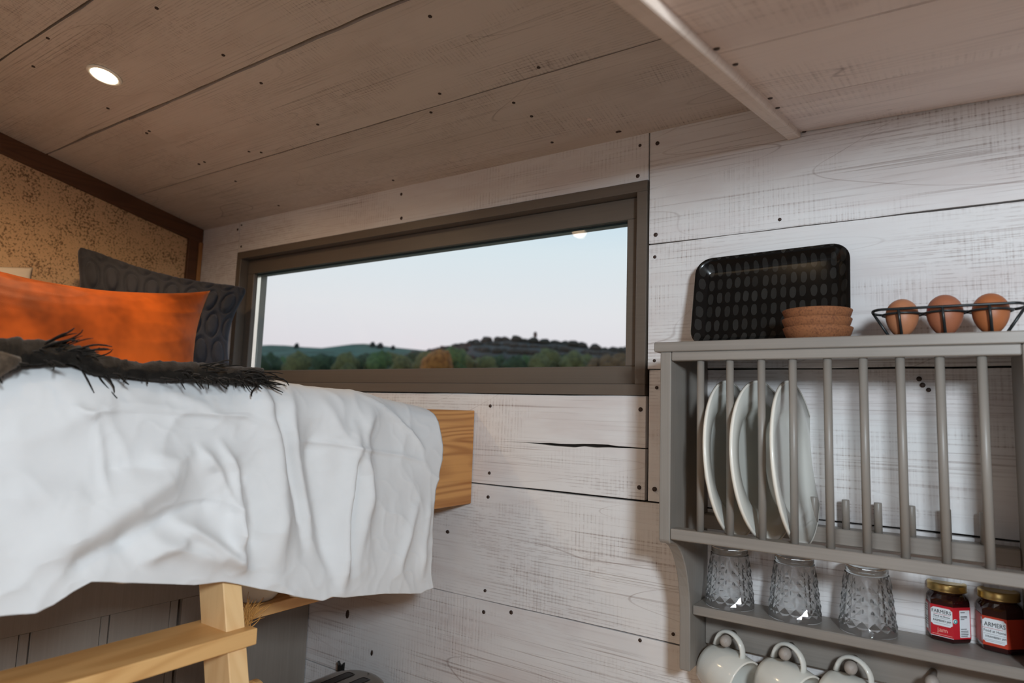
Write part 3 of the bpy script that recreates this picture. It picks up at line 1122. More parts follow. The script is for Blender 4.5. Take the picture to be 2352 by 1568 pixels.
# ------------------------------------------------------------------ jam jars
def text_obj(name, body, size, m, parent, mw, ext=0.00012, align='CENTER', xs=1.0):
    cu = bpy.data.curves.new(name, 'FONT')
    cu.body = body
    cu.size = size * S
    cu.align_x = align
    cu.align_y = 'CENTER'
    cu.extrude = ext * S
    cu.resolution_u = 2
    tmp_ = bpy.data.objects.new(name, cu)
    C.objects.link(tmp_)
    bpy.context.view_layer.update()
    dg = bpy.context.evaluated_depsgraph_get()
    me = bpy.data.meshes.new_from_object(tmp_.evaluated_get(dg))
    bpy.data.objects.remove(tmp_)
    me.materials.clear()
    me.materials.append(m)
    for v in me.vertices:
        v.co.x *= xs
    o = bpy.data.objects.new(name, me)
    C.objects.link(o)
    o.parent = parent
    o.matrix_local = mw
    return o


def face_matrix(ang, apo, x, z):
    """local frame on a hexagon face: x along the face, y up, z outward"""
    nx, ny = math.cos(ang), math.sin(ang)
    M_ = Matrix(((-ny, 0, nx, (nx * apo - ny * x) * S), (nx, 0, ny, (ny * apo + nx * x) * S), (0, 1, 0, z * S), (0, 0, 0, 1)))
    return M_


def jam_jar(corner_px, label, red, kind):
    cpt = atZ(corner_px[0], corner_px[1], SHZ)
    a = 0.0236
    mid = math.radians(270 - 16)          # outward angle of the middle face
    cor = mid + math.radians(30)
    c = (cpt[0] - a * math.cos(cor), cpt[1] - a * math.sin(cor), SHZ + 0.0003)
    t_ = thing('jam_jar', label, 'jar', c, 'jam jars on the lower shelf')

    def hexr(r):
        return [(r * math.cos(mid + math.radians(30 + 60 * i)), r * math.sin(mid + math.radians(30 + 60 * i))) for i in range(6)]
    g = G()
    lv = [(0.86, 0.0), (0.97, 0.002), (1.0, 0.005), (1.0, 0.050), (0.97, 0.0535), (0.80, 0.0585), (0.76, 0.0600), (0.76, 0.0640)]
    v, f = [], []
    for s_, z in lv:
        for i in range(24):
            h0 = hexr(a * s_)
            k, fr_ = divmod(i, 4)
            p0_, p1_ = h0[k], h0[(k + 1) % 6]
            x = p0_[0] + (p1_[0] - p0_[0]) * fr_ / 4
            y = p0_[1] + (p1_[1] - p0_[1]) * fr_ / 4
            w_ = 0 if z < 0.05 else min(1, (z - 0.0505) / 0.007)
            rr = math.hypot(x, y)
            tr = a * s_
            x, y = x * (1 - w_) + x / rr * tr * w_, y * (1 - w_) + y / rr * tr * w_
            v.append((x, y, z))
    for i in range(len(lv) - 1):
        for k in range(24):
            k2 = (k + 1) % 24
            f.append((i * 24 + k, i * 24 + k2, (i + 1) * 24 + k2, (i + 1) * 24 + k))
    f.append(tuple(range(24))[::-1]); f.append(tuple(range((len(lv) - 1) * 24, len(lv) * 24)))
    g.add(v, f)
    mk('jar_body', g, M_JAM, t_)
    g = G()
    g.lathe([(0.0001, 0.0720), (0.0160, 0.0720), (0.0168, 0.0728), (0.0192, 0.0728), (0.0205, 0.0718), (0.0208, 0.0700), (0.0206, 0.0640), (0.0212, 0.0632), (0.0206, 0.0622), (0.0196, 0.0622)], 48)
    mk('lid', g, M_GOLD, t_)
    # label band wrapped round the hexagon
    zb, zt = (0.0065, 0.0455) if kind == 'rasp' else (0.0075, 0.0425)
    g = G()
    ho = hexr(a + 0.00035)
    hi_ = hexr(a + 0.00005)
    for i in range(6):
        j = (i + 1) % 6
        g.hexa([(*ho[i], zb), (*ho[j], zb), (*hi_[j], zb), (*hi_[i], zb)], [(*ho[i], zt), (*ho[j], zt), (*hi_[j], zt), (*hi_[i], zt)])
    lab = mk('label', g, red, t_)
    apo = (a + 0.00035) * math.cos(math.radians(30)) + 0.0002

    def plate_on(ang, x0, x1, z0, z1, m, name='badge', notch=0.0025, off=0.0):
        n_ = notch
        pts = [(x0 + n_, z0), (x1 - n_, z0), (x1 - n_ * .6, z0 + n_ * .6), (x1, z0 + n_), (x1, z1 - n_), (x1 - n_ * .6, z1 - n_ * .6), (x1 - n_, z1), (x0 + n_, z1), (x0 + n_ * .6, z1 - n_ * .6), (x0, z1 - n_), (x0, z0 + n_), (x0 + n_ * .6, z0 + n_ * .6)]
        nx, ny = math.cos(ang), math.sin(ang)
        k = len(pts)
        v = []
        for d in (apo + off, apo + off + 0.00015):
            v += [(nx * d - ny * x, ny * d + nx * x, z) for x, z in pts]
        g = G()
        g.add(v, [tuple(range(k))[::-1], tuple(range(k, 2 * k))] + [(i, (i + 1) % k, k + (i + 1) % k, k + i) for i in range(k)])
        return mk(name, g, m, lab)

    def bar(ang, x0, x1, z, h, m, off=0.0002):
        plate_on(ang, x0, x1, z - h / 2, z + h / 2, m, 'print', 0.00001, off)

    def tx(body, size, m, ang, x, z, xs=1.0):
        text_obj('lettering', body, size, m, lab, face_matrix(ang, apo + 0.0003, x, z), xs=xs)
    half = a / 2
    L60 = math.radians(60)
    t_.scale = (1, 1, 0.93)
    if kind == 'rasp':
        plate_on(mid, -0.0116, 0.0112, 0.0200, 0.0425, M_PAPER)
        tx('FARMERS', 0.0064, M_INK, mid, -0.0003, 0.0375, 0.80)
        bar(mid, -0.0085, 0.0085, 0.0342, 0.0004, M_INKR)
        tx('Food at Home', 0.0034, M_INK, mid, 0, 0.0318, 0.86)
        bar(mid, -0.0095, 0.0095, 0.0294, 0.0002, M_INK)
        tx('RASPBERRY JAM', 0.0036, M_INK, mid, 0.0003, 0.0262, 0.74)
        bar(mid, -0.0085, 0.0085, 0.0228, 0.0002, M_INK)
        tx('jam', 0.0080, M_INKP, mid, 0.0005, 0.0148, 1.0)
        bar(mid, -0.0105, 0.0105, 0.0092, 0.0005, M_INKP)
        bar(mid, -0.0118, 0.0118, 0.0068, 0.0006, M_PAPER)
        # teal round seal by the edge, white small print panel beyond it
        g = G()
        g.lathe([(0.0001, 0.0004), (0.0030, 0.0004), (0.0030, -0.0001)], 20)
        o = mk('seal', g, M_PAPER, lab); o.matrix_local = face_matrix(mid + L60, apo, -0.0096, 0.0285)
        g = G()
        g.lathe([(0.0012, 0.0006), (0.0024, 0.0006), (0.0024, 0.0002), (0.0012, 0.0002)], 20, close=True)
        o = mk('seal', g, M_TEAL, lab); o.matrix_local = face_matrix(mid + L60, apo, -0.0096, 0.0285)
        plate_on(mid + L60, -0.0035, 0.0105, 0.0085, 0.0420, M_PAPER, 'badge', 0.0004)
        for zz, w_ in ((0.0395, .006), (0.0345, .009), (0.0330, .009), (0.0310, .005), (0.019, .008), (0.0165, .01), (0.0145, .01), (0.0125, .01), (0.0105, .009)):
            bar(mid + L60, -0.0022, -0.0022 + w_, zz, 0.0008, M_INK)
        plate_on(mid - L60, -0.0098, 0.0015, 0.0100, 0.0430, M_PAPER, 'badge', 0.0004)
        for zz in (0.040, 0.037, 0.034, 0.025, 0.022, 0.019, 0.016):
            bar(mid - L60, -0.0090, 0.0005, zz, 0.0007, M_INK)
    else:
        plate_on(mid, -0.01175, 0.0112, 0.0110, 0.0400, M_PAPER)
        plate_on(mid - L60, 0.0085, 0.01175, 0.0110, 0.0400, M_PAPER, 'badge', 0.0012)
        tx('ARMERS', 0.0076, M_INK, mid, 0.0003, 0.0328, 0.76)
        tx('F', 0.0076, M_INK, mid - L60, 0.0100, 0.0328, 0.6)
        bar(mid, -0.0115, 0.0080, 0.0285, 0.0004, M_INKR)
        tx('Food at Home', 0.0046, M_INK, mid, 0, 0.0252, 0.80)
        bar(mid, -0.0112, 0.0105, 0.0215, 0.0002, M_INK)
        tx('STRAWBERRY JAM', 0.0034, M_INK, mid, 0.0008, 0.0182, 0.72)
        bar(mid, -0.0105, 0.0095, 0.0148, 0.0002, M_INK)
        bar(mid, -0.0105, 0.0095, 0.0132, 0.0002, M_INK)
    return t_


jam_jar((2191.5, 1481), 'hexagonal raspberry jam jar with bright red label and gold lid', M_RED, 'rasp')
jam_jar((2316, 1507), 'hexagonal strawberry jam jar with white badge and gold lid, at the frame edge', M_RED2, 'straw')

# ------------------------------------------------------------------ mugs hung by their handles
def mug_parts(root):
    Hm = 0.066

    def ro(z):
        return 0.0245 + 0.0105 * math.sin(min(1, (z + 0.004) / 0.052) * math.pi / 2) - 0.0012 * max(0, (z - 0.045) / 0.021)
    zs = [0.0015, 0.004, 0.010, 0.018, 0.028, 0.038, 0.048, 0.058, 0.0645]
    pf = [(0.0001, 0.0015), (0.0205, 0.0015)] + [(ro(z), z) for z in zs[1:]]
    pf += [(ro(0.066) - 0.0006, 0.0660), (ro(0.066) - 0.0020, 0.0658)]
    pf += [(ro(z) - 0.0030, z) for z in zs[::-1][:-2]] + [(0.022, 0.0075), (0.0001, 0.0062)]
    g = G(); g.lathe(pf, 48)
    mk('mug_body', g, M_CREAM, root)
    g = G(); g.lathe([(0.0165, 0.002), (0.0165, 0.0), (0.0205, 0.0), (0.0225, 0.0022), (0.0205, 0.0026)], 40)
    mk('foot_ring', g, M_FOOT, root)
    g = G()
    g.lathe([(ro(0.0645) - 0.0001, 0.0642), (ro(0.066) + 0.0002, 0.0652), (ro(0.066) - 0.0010, 0.0664), (ro(0.066) - 0.0024, 0.0657)], 48)
    mk('rim', g, M_RIM, root)
    pts = []
    for i in range(17):
        a = math.pi * i / 16
        pts.append((0.0315 + 0.0255 * math.sin(a) ** 0.75, 0.0, 0.0330 + 0.0225 * math.cos(a) * (1.0 - 0.05 * math.sin(a))))
    g = G(); g.tube(pts, [0.0036] + [0.0028] * 15 + [0.0036], 12)
    h_ = mk('handle', g, M_CREAM, root)
    for v in h_.data.vertices:
        v.co.y *= 1.7


def hang_mug(root, kn, dvec, lift):
    d = Vector(dvec).normalized()
    u = (Vector((0, 0, 1)) - d * d.z).normalized()
    w_ = d.cross(u)
    M_ = Matrix.Identity(4)
    for i in range(3):
        M_[i][0], M_[i][1], M_[i][2] = u[i], w_[i], d[i]
    o = Vector(kn) - u * lift - d * 0.0285
    M_.translation = W(o)
    root.matrix_world = M_


mug = thing('mug', 'cream mug hanging from the first knob beside the left bracket', 'mug', (0, 0, 0), 'cream mugs on the knobs')
mug_parts(mug)
mugs = [mug]
for lb in ('cream mug hanging from the middle of three visible knobs', 'cream mug hanging lowest, from the third knob under the tumblers'):
    c_ = copy_tree(mug)
    c_['label'] = lb
    mugs.append(c_)
for m_, kn, dv in zip(mugs, KN, ((0.90, -0.40, -0.17), (0.88, -0.42, -0.17), (0.88, -0.40, -0.19))):
    hang_mug(m_, (kn[0], kn[1] + 0.012, kn[2]), dv, 0.0470)

# ------------------------------------------------------------------ things on the rack's top board
TZ = 0.1004
ty0, ty1, tz1 = 0.9400, 0.9790, 0.2360
tw = 0.2085
th = math.hypot(ty1 - ty0, tz1 - TZ)


def rrect(w_, h_, r, n=7):
    pts = []
    for cx, cy, a0 in ((w_ / 2 - r, h_ / 2 - r, 0), (-w_ / 2 + r, h_ / 2 - r, 90), (-w_ / 2 + r, -h_ / 2 + r, 180), (w_ / 2 - r, -h_ / 2 + r, 270)):
        for i in range(n + 1):
            a = math.radians(a0 + 90 * i / n)
            pts.append((cx + r * math.cos(a), cy + r * math.sin(a)))
    return pts


g = G()
rings = [(0.0180, 0.0), (0.0150, 0.0012), (0.0060, 0.0115), (0.0035, 0.0136), (0.0015, 0.0142), (0.0, 0.0136), (0.0, 0.0118), (0.0040, 0.0095), (0.0125, -0.0012), (0.0165, -0.0022)]
v, f = [], []
NR = 32
for ins, hgt in rings:
    for x, y in rrect(tw - 2 * ins, th - 2 * ins, max(0.004, 0.024 - ins * 0.8)):
        v.append((x, y, hgt))
for i in range(len(rings) - 1):
    for k in range(NR):
        k2 = (k + 1) % NR
        f.append((i * NR + k, i * NR + k2, (i + 1) * NR + k2, (i + 1) * NR + k))
f.append(tuple(range(NR))[::-1]); f.append(tuple(range((len(rings) - 1) * NR, len(rings) * NR)))
g.add(v, f, 0, True)
tray = mk('serving_tray', g, M_TRAY)
uvl = tray.data.uv_layers.new(name='UVMap')
for lp in tray.data.loops:
    co = tray.data.vertices[lp.vertex_index].co / S
    uvl.data[lp.index].uv = (co.x / 0.01275 + 8.0, co.y / 0.0222 + 4.1)
tag(tray, 'black rounded tray with grey dab pattern leaning against the wall on the rack', 'tray')
ex = Vector((1, 0, 0.0)).normalized()
ey = Vector((0, ty1 - ty0, tz1 - TZ)).normalized()
ex = (Matrix.Rotation(math.radians(1.2), 3, ex.cross(ey)) @ ex).normalized()
ey = (Matrix.Rotation(math.radians(1.2), 3, ex.cross(ey)) @ ey).normalized()
ez = ex.cross(ey)
if ez.y > 0:
    ez = -ez
Mt = Matrix.Identity(4)
for i in range(3):
    Mt[i][0], Mt[i][1], Mt[i][2] = ex[i], ey[i], ez[i]
Mt.translation = W((-0.2105, (ty0 + ty1) / 2, (TZ + tz1) / 2 + 0.0015))
tray.matrix_world = Mt

cb = []
bowl_l = ('bottom cork bowl of the stack of three in front of the tray', 'cork bowl between two others in the stack by the tray', 'top cork bowl of the stack of three in front of the tray')
for i in range(3):
    g = G()
    g.lathe([(0.0001, 0.0), (0.0325, 0.0), (0.0345, 0.001), (0.0380, 0.0085), (0.0402, 0.0150), (0.0398, 0.0156), (0.0378, 0.0156), (0.0370, 0.0140), (0.0330, 0.0048), (0.0315, 0.0035), (0.0001, 0.0035)], 56)
    o = mk('cork_bowl', g, M_CORKW, None, (-0.1375 + (0.0006, -0.0004, 0.0003)[i], 0.8850, TZ + 0.0004 + 0.0110 * i))
    tag(o, bowl_l[i], 'bowl', 'stack of cork bowls')
    o.rotation_euler = (0, 0, i * 1.3)

# eggs in a wire holder
EY = 0.902
ex_ = [-0.0470, -0.0042, 0.0388]


def eggfn(p):
    k = 1.0 + 0.13 * p.z - 0.04 * p.z * p.z
    return Vector((p.x * k, p.y * k, p.z))


eg = []
for i, (x, lb, rz, sc_) in enumerate(zip(ex_, ('pale brown egg at the left end of the wire holder', 'brown egg with a red speck in the middle of the wire holder', 'warm orange brown egg at the right end of the wire holder'), (0.3, 2.1, 4.0), (0.98, 1.03, 1.0))):
    g = G()
    g.sphere((0, 0, 0), 1.0, 32, 20, 0, (0.0176 * sc_, 0.0176 * sc_, 0.0236 * sc_), eggfn)
    o = mk('egg', g, M_EGG[i], None, (x, EY, TZ + 0.0268 + 0.0009 * (sc_ - 1) * 20))
    tag(o, lb, 'egg', 'eggs in the wire holder')
    o.rotation_euler = (0.05 * (i - 1), 0.06 * (1 - i), rz)
    eg.append(o)
g = G()
g.sphere((0, 0, 0), 0.0022, 10, 6, 0, (1, 0.35, 1.3))
spk = mk('red_speck', g, plain('red stamp ink', (0.42, 0.05, 0.05), 0.6))
spk.parent = eg[1]
spk.matrix_parent_inverse = Matrix.Identity(4)
a_ = math.radians(212) - 2.1
spk.location = Vector((0.0176 * 1.03 * math.cos(a_) * 1.0, 0.0176 * 1.03 * math.sin(a_) * 1.0, 0.0062)) * S * 1.0
spk.rotation_euler = (0, 0, a_ + math.pi / 2)

HZ = TZ + 0.0345
hold = thing('wire_egg_holder', 'black wire egg holder carrying three eggs on the rack top', 'egg holder', (-0.004, EY, TZ))
HO = (0.004, -EY, -TZ)
wr_ = 0.00165


def hw(name, pts, r=wr_, closed=False):
    g = G(); g.tube(pts, r, 8, 0, closed)
    return mk(name, g, M_WIRE, hold, HO)


xl, xr = -0.0775, 0.0705
fy, by = EY - 0.0240, EY + 0.0240
frame = []
for i in range(9):
    a = math.radians(90 + 180 * i / 8)
    frame.append((xl + 0.012 + 0.012 * math.cos(a), EY + 0.0240 * math.sin(a), HZ))
for i in range(9):
    a = math.radians(-90 + 180 * i / 8)
    frame.append((xr - 0.012 + 0.012 * math.cos(a), EY + 0.0240 * math.sin(a), HZ))
hw('top_frame', frame, closed=True)
for x in ex_:
    hw('egg_ring', [(x + 0.0205 * math.cos(2 * math.pi * k / 28), EY + 0.0205 * math.sin(2 * math.pi * k / 28), HZ - 0.0042) for k in range(28)], 0.0013, True)
bz0 = TZ + 0.0018
hw('base_wire', [(ex_[0] - 0.012, EY, bz0), (ex_[2] + 0.012, EY, bz0)])
hw('end_strut', [(xl, EY, HZ), (ex_[0] - 0.012, EY, bz0)])
hw('end_strut', [(xr, EY, HZ), (ex_[2] + 0.012, EY, bz0)])
for x in ex_:
    hw('strut', [(x - 0.002, fy, HZ), (x - 0.001, EY - 0.021, TZ + 0.020), (x, EY - 0.013, TZ + 0.005), (x, EY, bz0)], 0.0016)
    hw('strut', [(x - 0.002, by, HZ), (x - 0.001, EY + 0.021, TZ + 0.020), (x, EY + 0.013, TZ + 0.005), (x, EY, bz0)], 0.0016)
for xa, xb in ((ex_[0], ex_[1]), (ex_[1], ex_[2])):
    hw('link_wire', [(xa + 0.0200, EY, HZ - 0.0046), (xb - 0.0200, EY, HZ - 0.0046)], 0.0015)

# ------------------------------------------------------------------ raised bed
BL = (-1.22, 0.45, -0.19)
BO = (-BL[0], -BL[1], -BL[2])
bed = thing('raised_bed', 'raised bed platform with a varnished pine front board meeting the window wall', 'bed', BL)
g = G(); g.box(-0.7665, -0.7490, -0.22, 0.9982, -0.1705, 0.0010)
mk('front_board', g, M_PINE, bed, BO, 0.0012)
g = G(); g.box(-1.706, -0.7675, -0.22, 0.958, -0.160, -0.142)
mk('bed_base', g, M_PINE, bed, BO, 0.0)
g = G(); g.box(-1.700, -0.7720, -0.21, 0.952, -0.1415, -0.020)
mk('mattress', g, M_MATT, bed, BO, 0.012, seg=3)


# ------------------------------------------------------------------ duvet
def interp(pts, x):
    xs = [p[0] for p in pts]
    ys = [p[1] for p in pts]
    return float(np.interp(x, xs, ys))


XD = -0.708
crest = sorted((atX(px, py, XD)[1], atX(px, py, XD)[2]) for px, py in
               [(-60, 834), (0, 836), (80, 822), (170, 820), (210, 832), (260, 843), (330, 852), (390, 856), (500, 860), (590, 862), (613, 852), (640, 862), (700, 874), (760, 884), (830, 892), (890, 899), (950, 914), (1005, 931), (1022, 938)])
hem = sorted((atX(px, py, XD)[1], atX(px, py, XD)[2]) for px, py in
             [(-60, 1408), (0, 1404), (80, 1395), (120, 1378), (160, 1350), (206, 1325), (260, 1326), (327, 1329), (449, 1334), (519, 1327), (556, 1333), (608, 1343), (701, 1360), (739, 1366), (762, 1357), (790, 1359), (888, 1352), (972, 1354), (986, 1347)])
edge = sorted((atX(px, py, XD)[2], atX(px, py, XD)[1]) for px, py in
              [(1021, 936), (1022, 985), (1024, 1034), (1020, 1060), (1012, 1085), (1002, 1125), (996, 1165), (990, 1215), (986, 1268), (982, 1310), (985, 1345)])
edge = [(z, y) for z, y in edge]


def polyYZ(pts):
    return np.array([[atX(px, py, XD)[1], atX(px, py, XD)[2]] for px, py in pts])


FOLDS = [
    ([(830, 960), (806, 1080), (780, 1200), (763, 1345)], 0.022, 20, 1),
    ([(738, 960), (732, 1060), (740, 1180), (746, 1320)], -0.020, 30, 1),
    ([(880, 915), (846, 1000), (838, 1130), (806, 1290)], 0.014, 24, 1),
    ([(812, 1010), (822, 1090), (800, 1200), (785, 1320)], -0.008, 12, 1),
    ([(632, 866), (650, 960), (672, 1060), (690, 1150), (690, 1260)], -0.020, 20, 1),
    ([(612, 856), (628, 930), (645, 1030), (638, 1160), (612, 1310)], 0.022, 34, 1),
    ([(688, 890), (680, 990), (690, 1060), (703, 1150), (705, 1240)], 0.014, 18, 1),
    ([(760, 905), (790, 990), (845, 1085), (842, 1190)], 0.010, 20, 1),
    ([(40, 1300), (150, 1235), (240, 1180), (330, 1120), (430, 1055)], 0.024, 42, 1),
    ([(230, 1255), (330, 1205), (430, 1165), (500, 1150)], -0.012, 26, 1),
    ([(120, 1310), (210, 1262), (300, 1235)], -0.012, 22, 1),
    ([(455, 1015), (492, 1080), (525, 1170), (540, 1300)], 0.020, 14, 1),
    ([(505, 1000), (540, 1080), (538, 1180), (520, 1260)], 0.014, 12, 1),
    ([(476, 1050), (505, 1120), (528, 1200)], -0.012, 10, 1),
    ([(190, 938), (215, 944), (330, 934), (420, 946), (490, 950), (575, 955), (640, 988)], 0.006, 7, 0),
    ([(668, 1012), (770, 1018), (830, 1031), (930, 1046), (990, 1066)], 0.0045, 6, 0),
    ([(226, 960), (236, 1040), (232, 1160)], 0.004, 6, 0),
    ([(180, 925), (195, 945), (230, 960)], 0.006, 8, 0),
    ([(290, 1215), (400, 1262), (520, 1288)], 0.010, 20, 1),
    ([(375, 1180), (470, 1240), (548, 1305)], 0.016, 15, 1),
    ([(300, 1290), (350, 1260), (420, 1230)], 0.010, 16, 1),
    ([(850, 900), (905, 940), (955, 990), (985, 1040)], 0.006, 7, 0),
    ([(890, 1330), (930, 1220), (955, 1150)], 0.007, 16, 1),
    ([(955, 1335), (965, 1240), (985, 1150)], 0.008, 16, 1),
    ([(0, 1020), (90, 1000), (190, 960), (280, 935)], 0.007, 26, 0),
    ([(330, 1040), (400, 1055), (450, 1030)], 0.006, 14, 0),
    ([(230, 1080), (300, 1070), (390, 1080)], -0.006, 16, 0),
    ([(0, 1150), (110, 1130), (200, 1150)], 0.008, 34, 0),
    ([(556, 1040), (580, 1150), (570, 1280)], -0.010, 18, 1),
    ([(390, 900), (470, 930), (560, 985)], 0.005, 10, 0),
]


def sd_poly(P, A):
    """distance of each point P (n,2) to the polyline A, and the parameter 0..1 along it"""
    best = np.full(len(P), 9.0)
    par = np.zeros(len(P))
    n = len(A) - 1
    for i in range(n):
        a, b = A[i], A[i + 1]
        ab = b - a
        t_ = np.clip(((P - a) @ ab) / (ab @ ab), 0, 1)
        d = np.linalg.norm(P - (a + t_[:, None] * ab), axis=1)
        m = d < best
        best[m] = d[m]
        par[m] = (i + t_[m]) / n
    return best, par


NS, N1, N2, N3 = 260, 26, 14, 150
Ylo = 0.06
P0 = np.zeros((NS + 1, N1 + N2 + N3, 3))
Nn = np.zeros_like(P0)
for i in range(NS + 1):
    s_ = i / NS
    for j in range(N1 + N2 + N3):
        if j < N1 + N2:
            ye = edge[-1][1]
        Yg = Ylo + (edge[-1][1] - Ylo) * s_
        zc_, zh_ = interp(crest, Yg), interp(hem, min(Yg, hem[-1][0]))
        if j < N1:
            q = j / N1
            x = -1.66 + (1.66 - 0.765) * q
            P0[i, j] = (x, Yg, zc_ - 0.012 + 0.010 * q * q)
            Nn[i, j] = (0, 0, 1)
        elif j < N1 + N2:
            a = math.pi / 2 * (j - N1) / N2
            vz = 0.042 - 0.022 * max(0, (s_ - 0.86) / 0.14)
            P0[i, j] = (-0.765 + 0.042 * math.sin(a), Yg, zc_ - 0.002 - vz * (1 - math.cos(a)))
            Nn[i, j] = (math.sin(a), 0, math.cos(a))
        else:
            q = (j - N1 - N2) / (N3 - 1)
            vz = 0.044 - 0.022 * max(0, (s_ - 0.86) / 0.14)
            z = zc_ - vz + (zh_ - zc_ + vz) * q
            Ye = interp(edge, z)
            Y = Ylo + (Ye - Ylo) * s_
            P0[i, j] = (-0.7235 + 0.030 * q, Y, z)
            Nn[i, j] = (1, 0, 0)
flat = P0.reshape(-1, 3)
YZ = flat[:, 1:].copy()
disp = np.zeros(len(flat))
for pts, amp, w_, per in FOLDS:
    d, par = sd_poly(YZ, polyYZ(pts))
    ww = w_ / 1550.0
    fade = np.clip(np.minimum(par, 1 - par) * 5, 0, 1) if not per else np.clip(np.minimum(par * 4, (1 - par) * 5 + 0.25), 0, 1)
    disp += amp * 0.85 * fade / (1 + (d / ww) ** 2) ** 1.5
for k in range(len(flat)):
    p = flat[k]
    v_ = Vector((p[0] * 4, p[1] * 7, p[2] * 6))
    n1 = noise.noise(v_) * 0.008
    n2 = (1 - abs(noise.noise(v_ * 2.3 + Vector((3, 1, 7))))) ** 5 * 0.0034
    n3 = (1 - abs(noise.noise(v_ * 5.1 + Vector((9, 2, 1))))) ** 8 * 0.0009
    disp[k] += n1 + n2 + n3
topmask = np.zeros((NS + 1, N1 + N2 + N3))
topmask[:, :N1] = np.linspace(0.35, 0.55, N1)[None, :]
topmask[:, N1:N1 + N2] = np.linspace(0.55, 1, N2)[None, :]
topmask[:, N1 + N2:] = 1
disp = disp * topmask.reshape(-1)
out = flat + Nn.reshape(-1, 3) * disp[:, None]
fm = topmask.reshape(-1) > 0.99
out[fm, 0] = np.maximum(out[fm, 0], -0.742)
nj = N1 + N2 + N3
fc = [(i * nj + j, (i + 1) * nj + j, (i + 1) * nj + j + 1, i * nj + j + 1) for i in range(NS) for j in range(nj - 1)]
g = G(); g.add([tuple(p) for p in out], fc, 0, True)
duv = mk('duvet', g, M_DUVET, None, (0, 0, 0), weld=False)
sol = duv.modifiers.new('thickness', 'SOLIDIFY')
sol.thickness = 0.010
sol.offset = -1
tag(duv, 'crumpled white cotton duvet hanging over the front of the raised bed', 'duvet')


# ------------------------------------------------------------------ cushions
def cushion(name, TL, TR, BR, BLc, th_, m, label, sag=0.0, na=64, nb=44, relief=None, ear=0.0, side=0.03, wr=0.002, edge_thick=0.0):
    TL, TR, BR, BLc = (np.array(p, float) for p in (TL, TR, BR, BLc))
    nrm = np.cross(TR - BLc, TL - BR)
    nrm /= np.linalg.norm(nrm)
    if nrm[0] < 0:
        nrm = -nrm
    upv = ((TL + TR) - (BLc + BR)); upv /= np.linalg.norm(upv)
    rtv = ((TR + BR) - (TL + BLc)); L = np.linalg.norm(rtv) / 2; rtv /= np.linalg.norm(rtv)
    v, f = [], []
    for side_ in (1, -1):
        for i in range(na + 1):
            for j in range(nb + 1):
                a, b = 2 * i / na - 1, 2 * j / nb - 1
                fa, fb = (a + 1) / 2, (b + 1) / 2
                p = (BLc * (1 - fa) + BR * fa) * (1 - fb) + (TL * (1 - fa) + TR * fa) * fb
                p = p - upv * sag * (1 - a * a) ** 1.0 * (b + 1) / 2 * (1 if b > -1 else 0)
                p = p - rtv * side * L * a * (1 - b * b)
                hgt = th_ * ((1 - abs(a) ** 3.2) * (1 - abs(b) ** 2.6)) ** 0.62 + edge_thick
                q = noise.noise(Vector((p[1] * 9, p[2] * 9, p[0] * 9 + side_)))
                ew = max(abs(a), abs(b))
                wrk = (1 - abs(noise.noise(Vector((a * 2.5 * (1 if abs(b) > abs(a) else .6), b * 3.0, 5 + side_))))) ** 5 * wr * 2.2 * ew ** 2
                hgt += (q * wr + wrk) * (1 - ew ** 8)
                if relief and side_ > 0:
                    hgt += relief(a * L, b * np.linalg.norm(TL - BLc) / 2) * (1 - ew ** 10)
                if ear:
                    c_ = (abs(a) * abs(b)) ** 7
                    p = p - (rtv * a + upv * b) * ear * c_
                    hgt += ear * 0.7 * c_ * (1 - max(abs(a), abs(b)) ** 24)
                v.append(tuple(p + nrm * side_ * hgt))
    o_ = (na + 1) * (nb + 1)
    for s0 in (0, o_):
        for i in range(na):
            for j in range(nb):
                q4 = [s0 + i * (nb + 1) + j, s0 + (i + 1) * (nb + 1) + j, s0 + (i + 1) * (nb + 1) + j + 1, s0 + i * (nb + 1) + j + 1]
                f.append(tuple(q4 if s0 == 0 else q4[::-1]))
    ring_ = [(i, 0) for i in range(na)] + [(na, j) for j in range(nb)] + [(i, nb) for i in range(na, 0, -1)] + [(0, j) for j in range(nb, 0, -1)]
    idx = [i * (nb + 1) + j for i, j in ring_]
    for k in range(len(idx)):
        k2 = (k + 1) % len(idx)
        f.append((idx[k2], idx[k], idx[k] + o_, idx[k2] + o_))
    g = G(); g.add(v, f, 0, True)
    o = mk(name, g, m, None, (0, 0, 0))
    return tag(o, label, 'cushion' if 'cushion' in name else 'pillow')


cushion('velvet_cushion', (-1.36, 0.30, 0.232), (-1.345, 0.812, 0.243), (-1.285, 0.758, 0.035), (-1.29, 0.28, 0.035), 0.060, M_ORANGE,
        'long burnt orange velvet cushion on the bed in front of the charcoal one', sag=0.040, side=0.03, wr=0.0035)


def circles(u, w_):
    """raised discs ringed by a groove, on a staggered grid"""
    sp = 0.090
    best = 0.0
    row = round(w_ / (sp * 0.9))
    dmin, sq = 9, 0
    for r_ in (row - 1, row, row + 1):
        offx = 0.5 * sp if r_ % 2 else 0
        c0 = round((u - offx) / sp)
        for k in (c0 - 1, c0, c0 + 1):
            cx, cy = k * sp + offx, r_ * sp * 0.9
            d = math.hypot((u - cx) * 1.12, (w_ - cy) * 0.95)
            dmin = min(dmin, d)
    r0 = 0.0350
    return 0.0055 * max(0, 1 - (dmin / r0) ** 4) - 0.0085 * math.exp(-((dmin - r0) / 0.0050) ** 2)


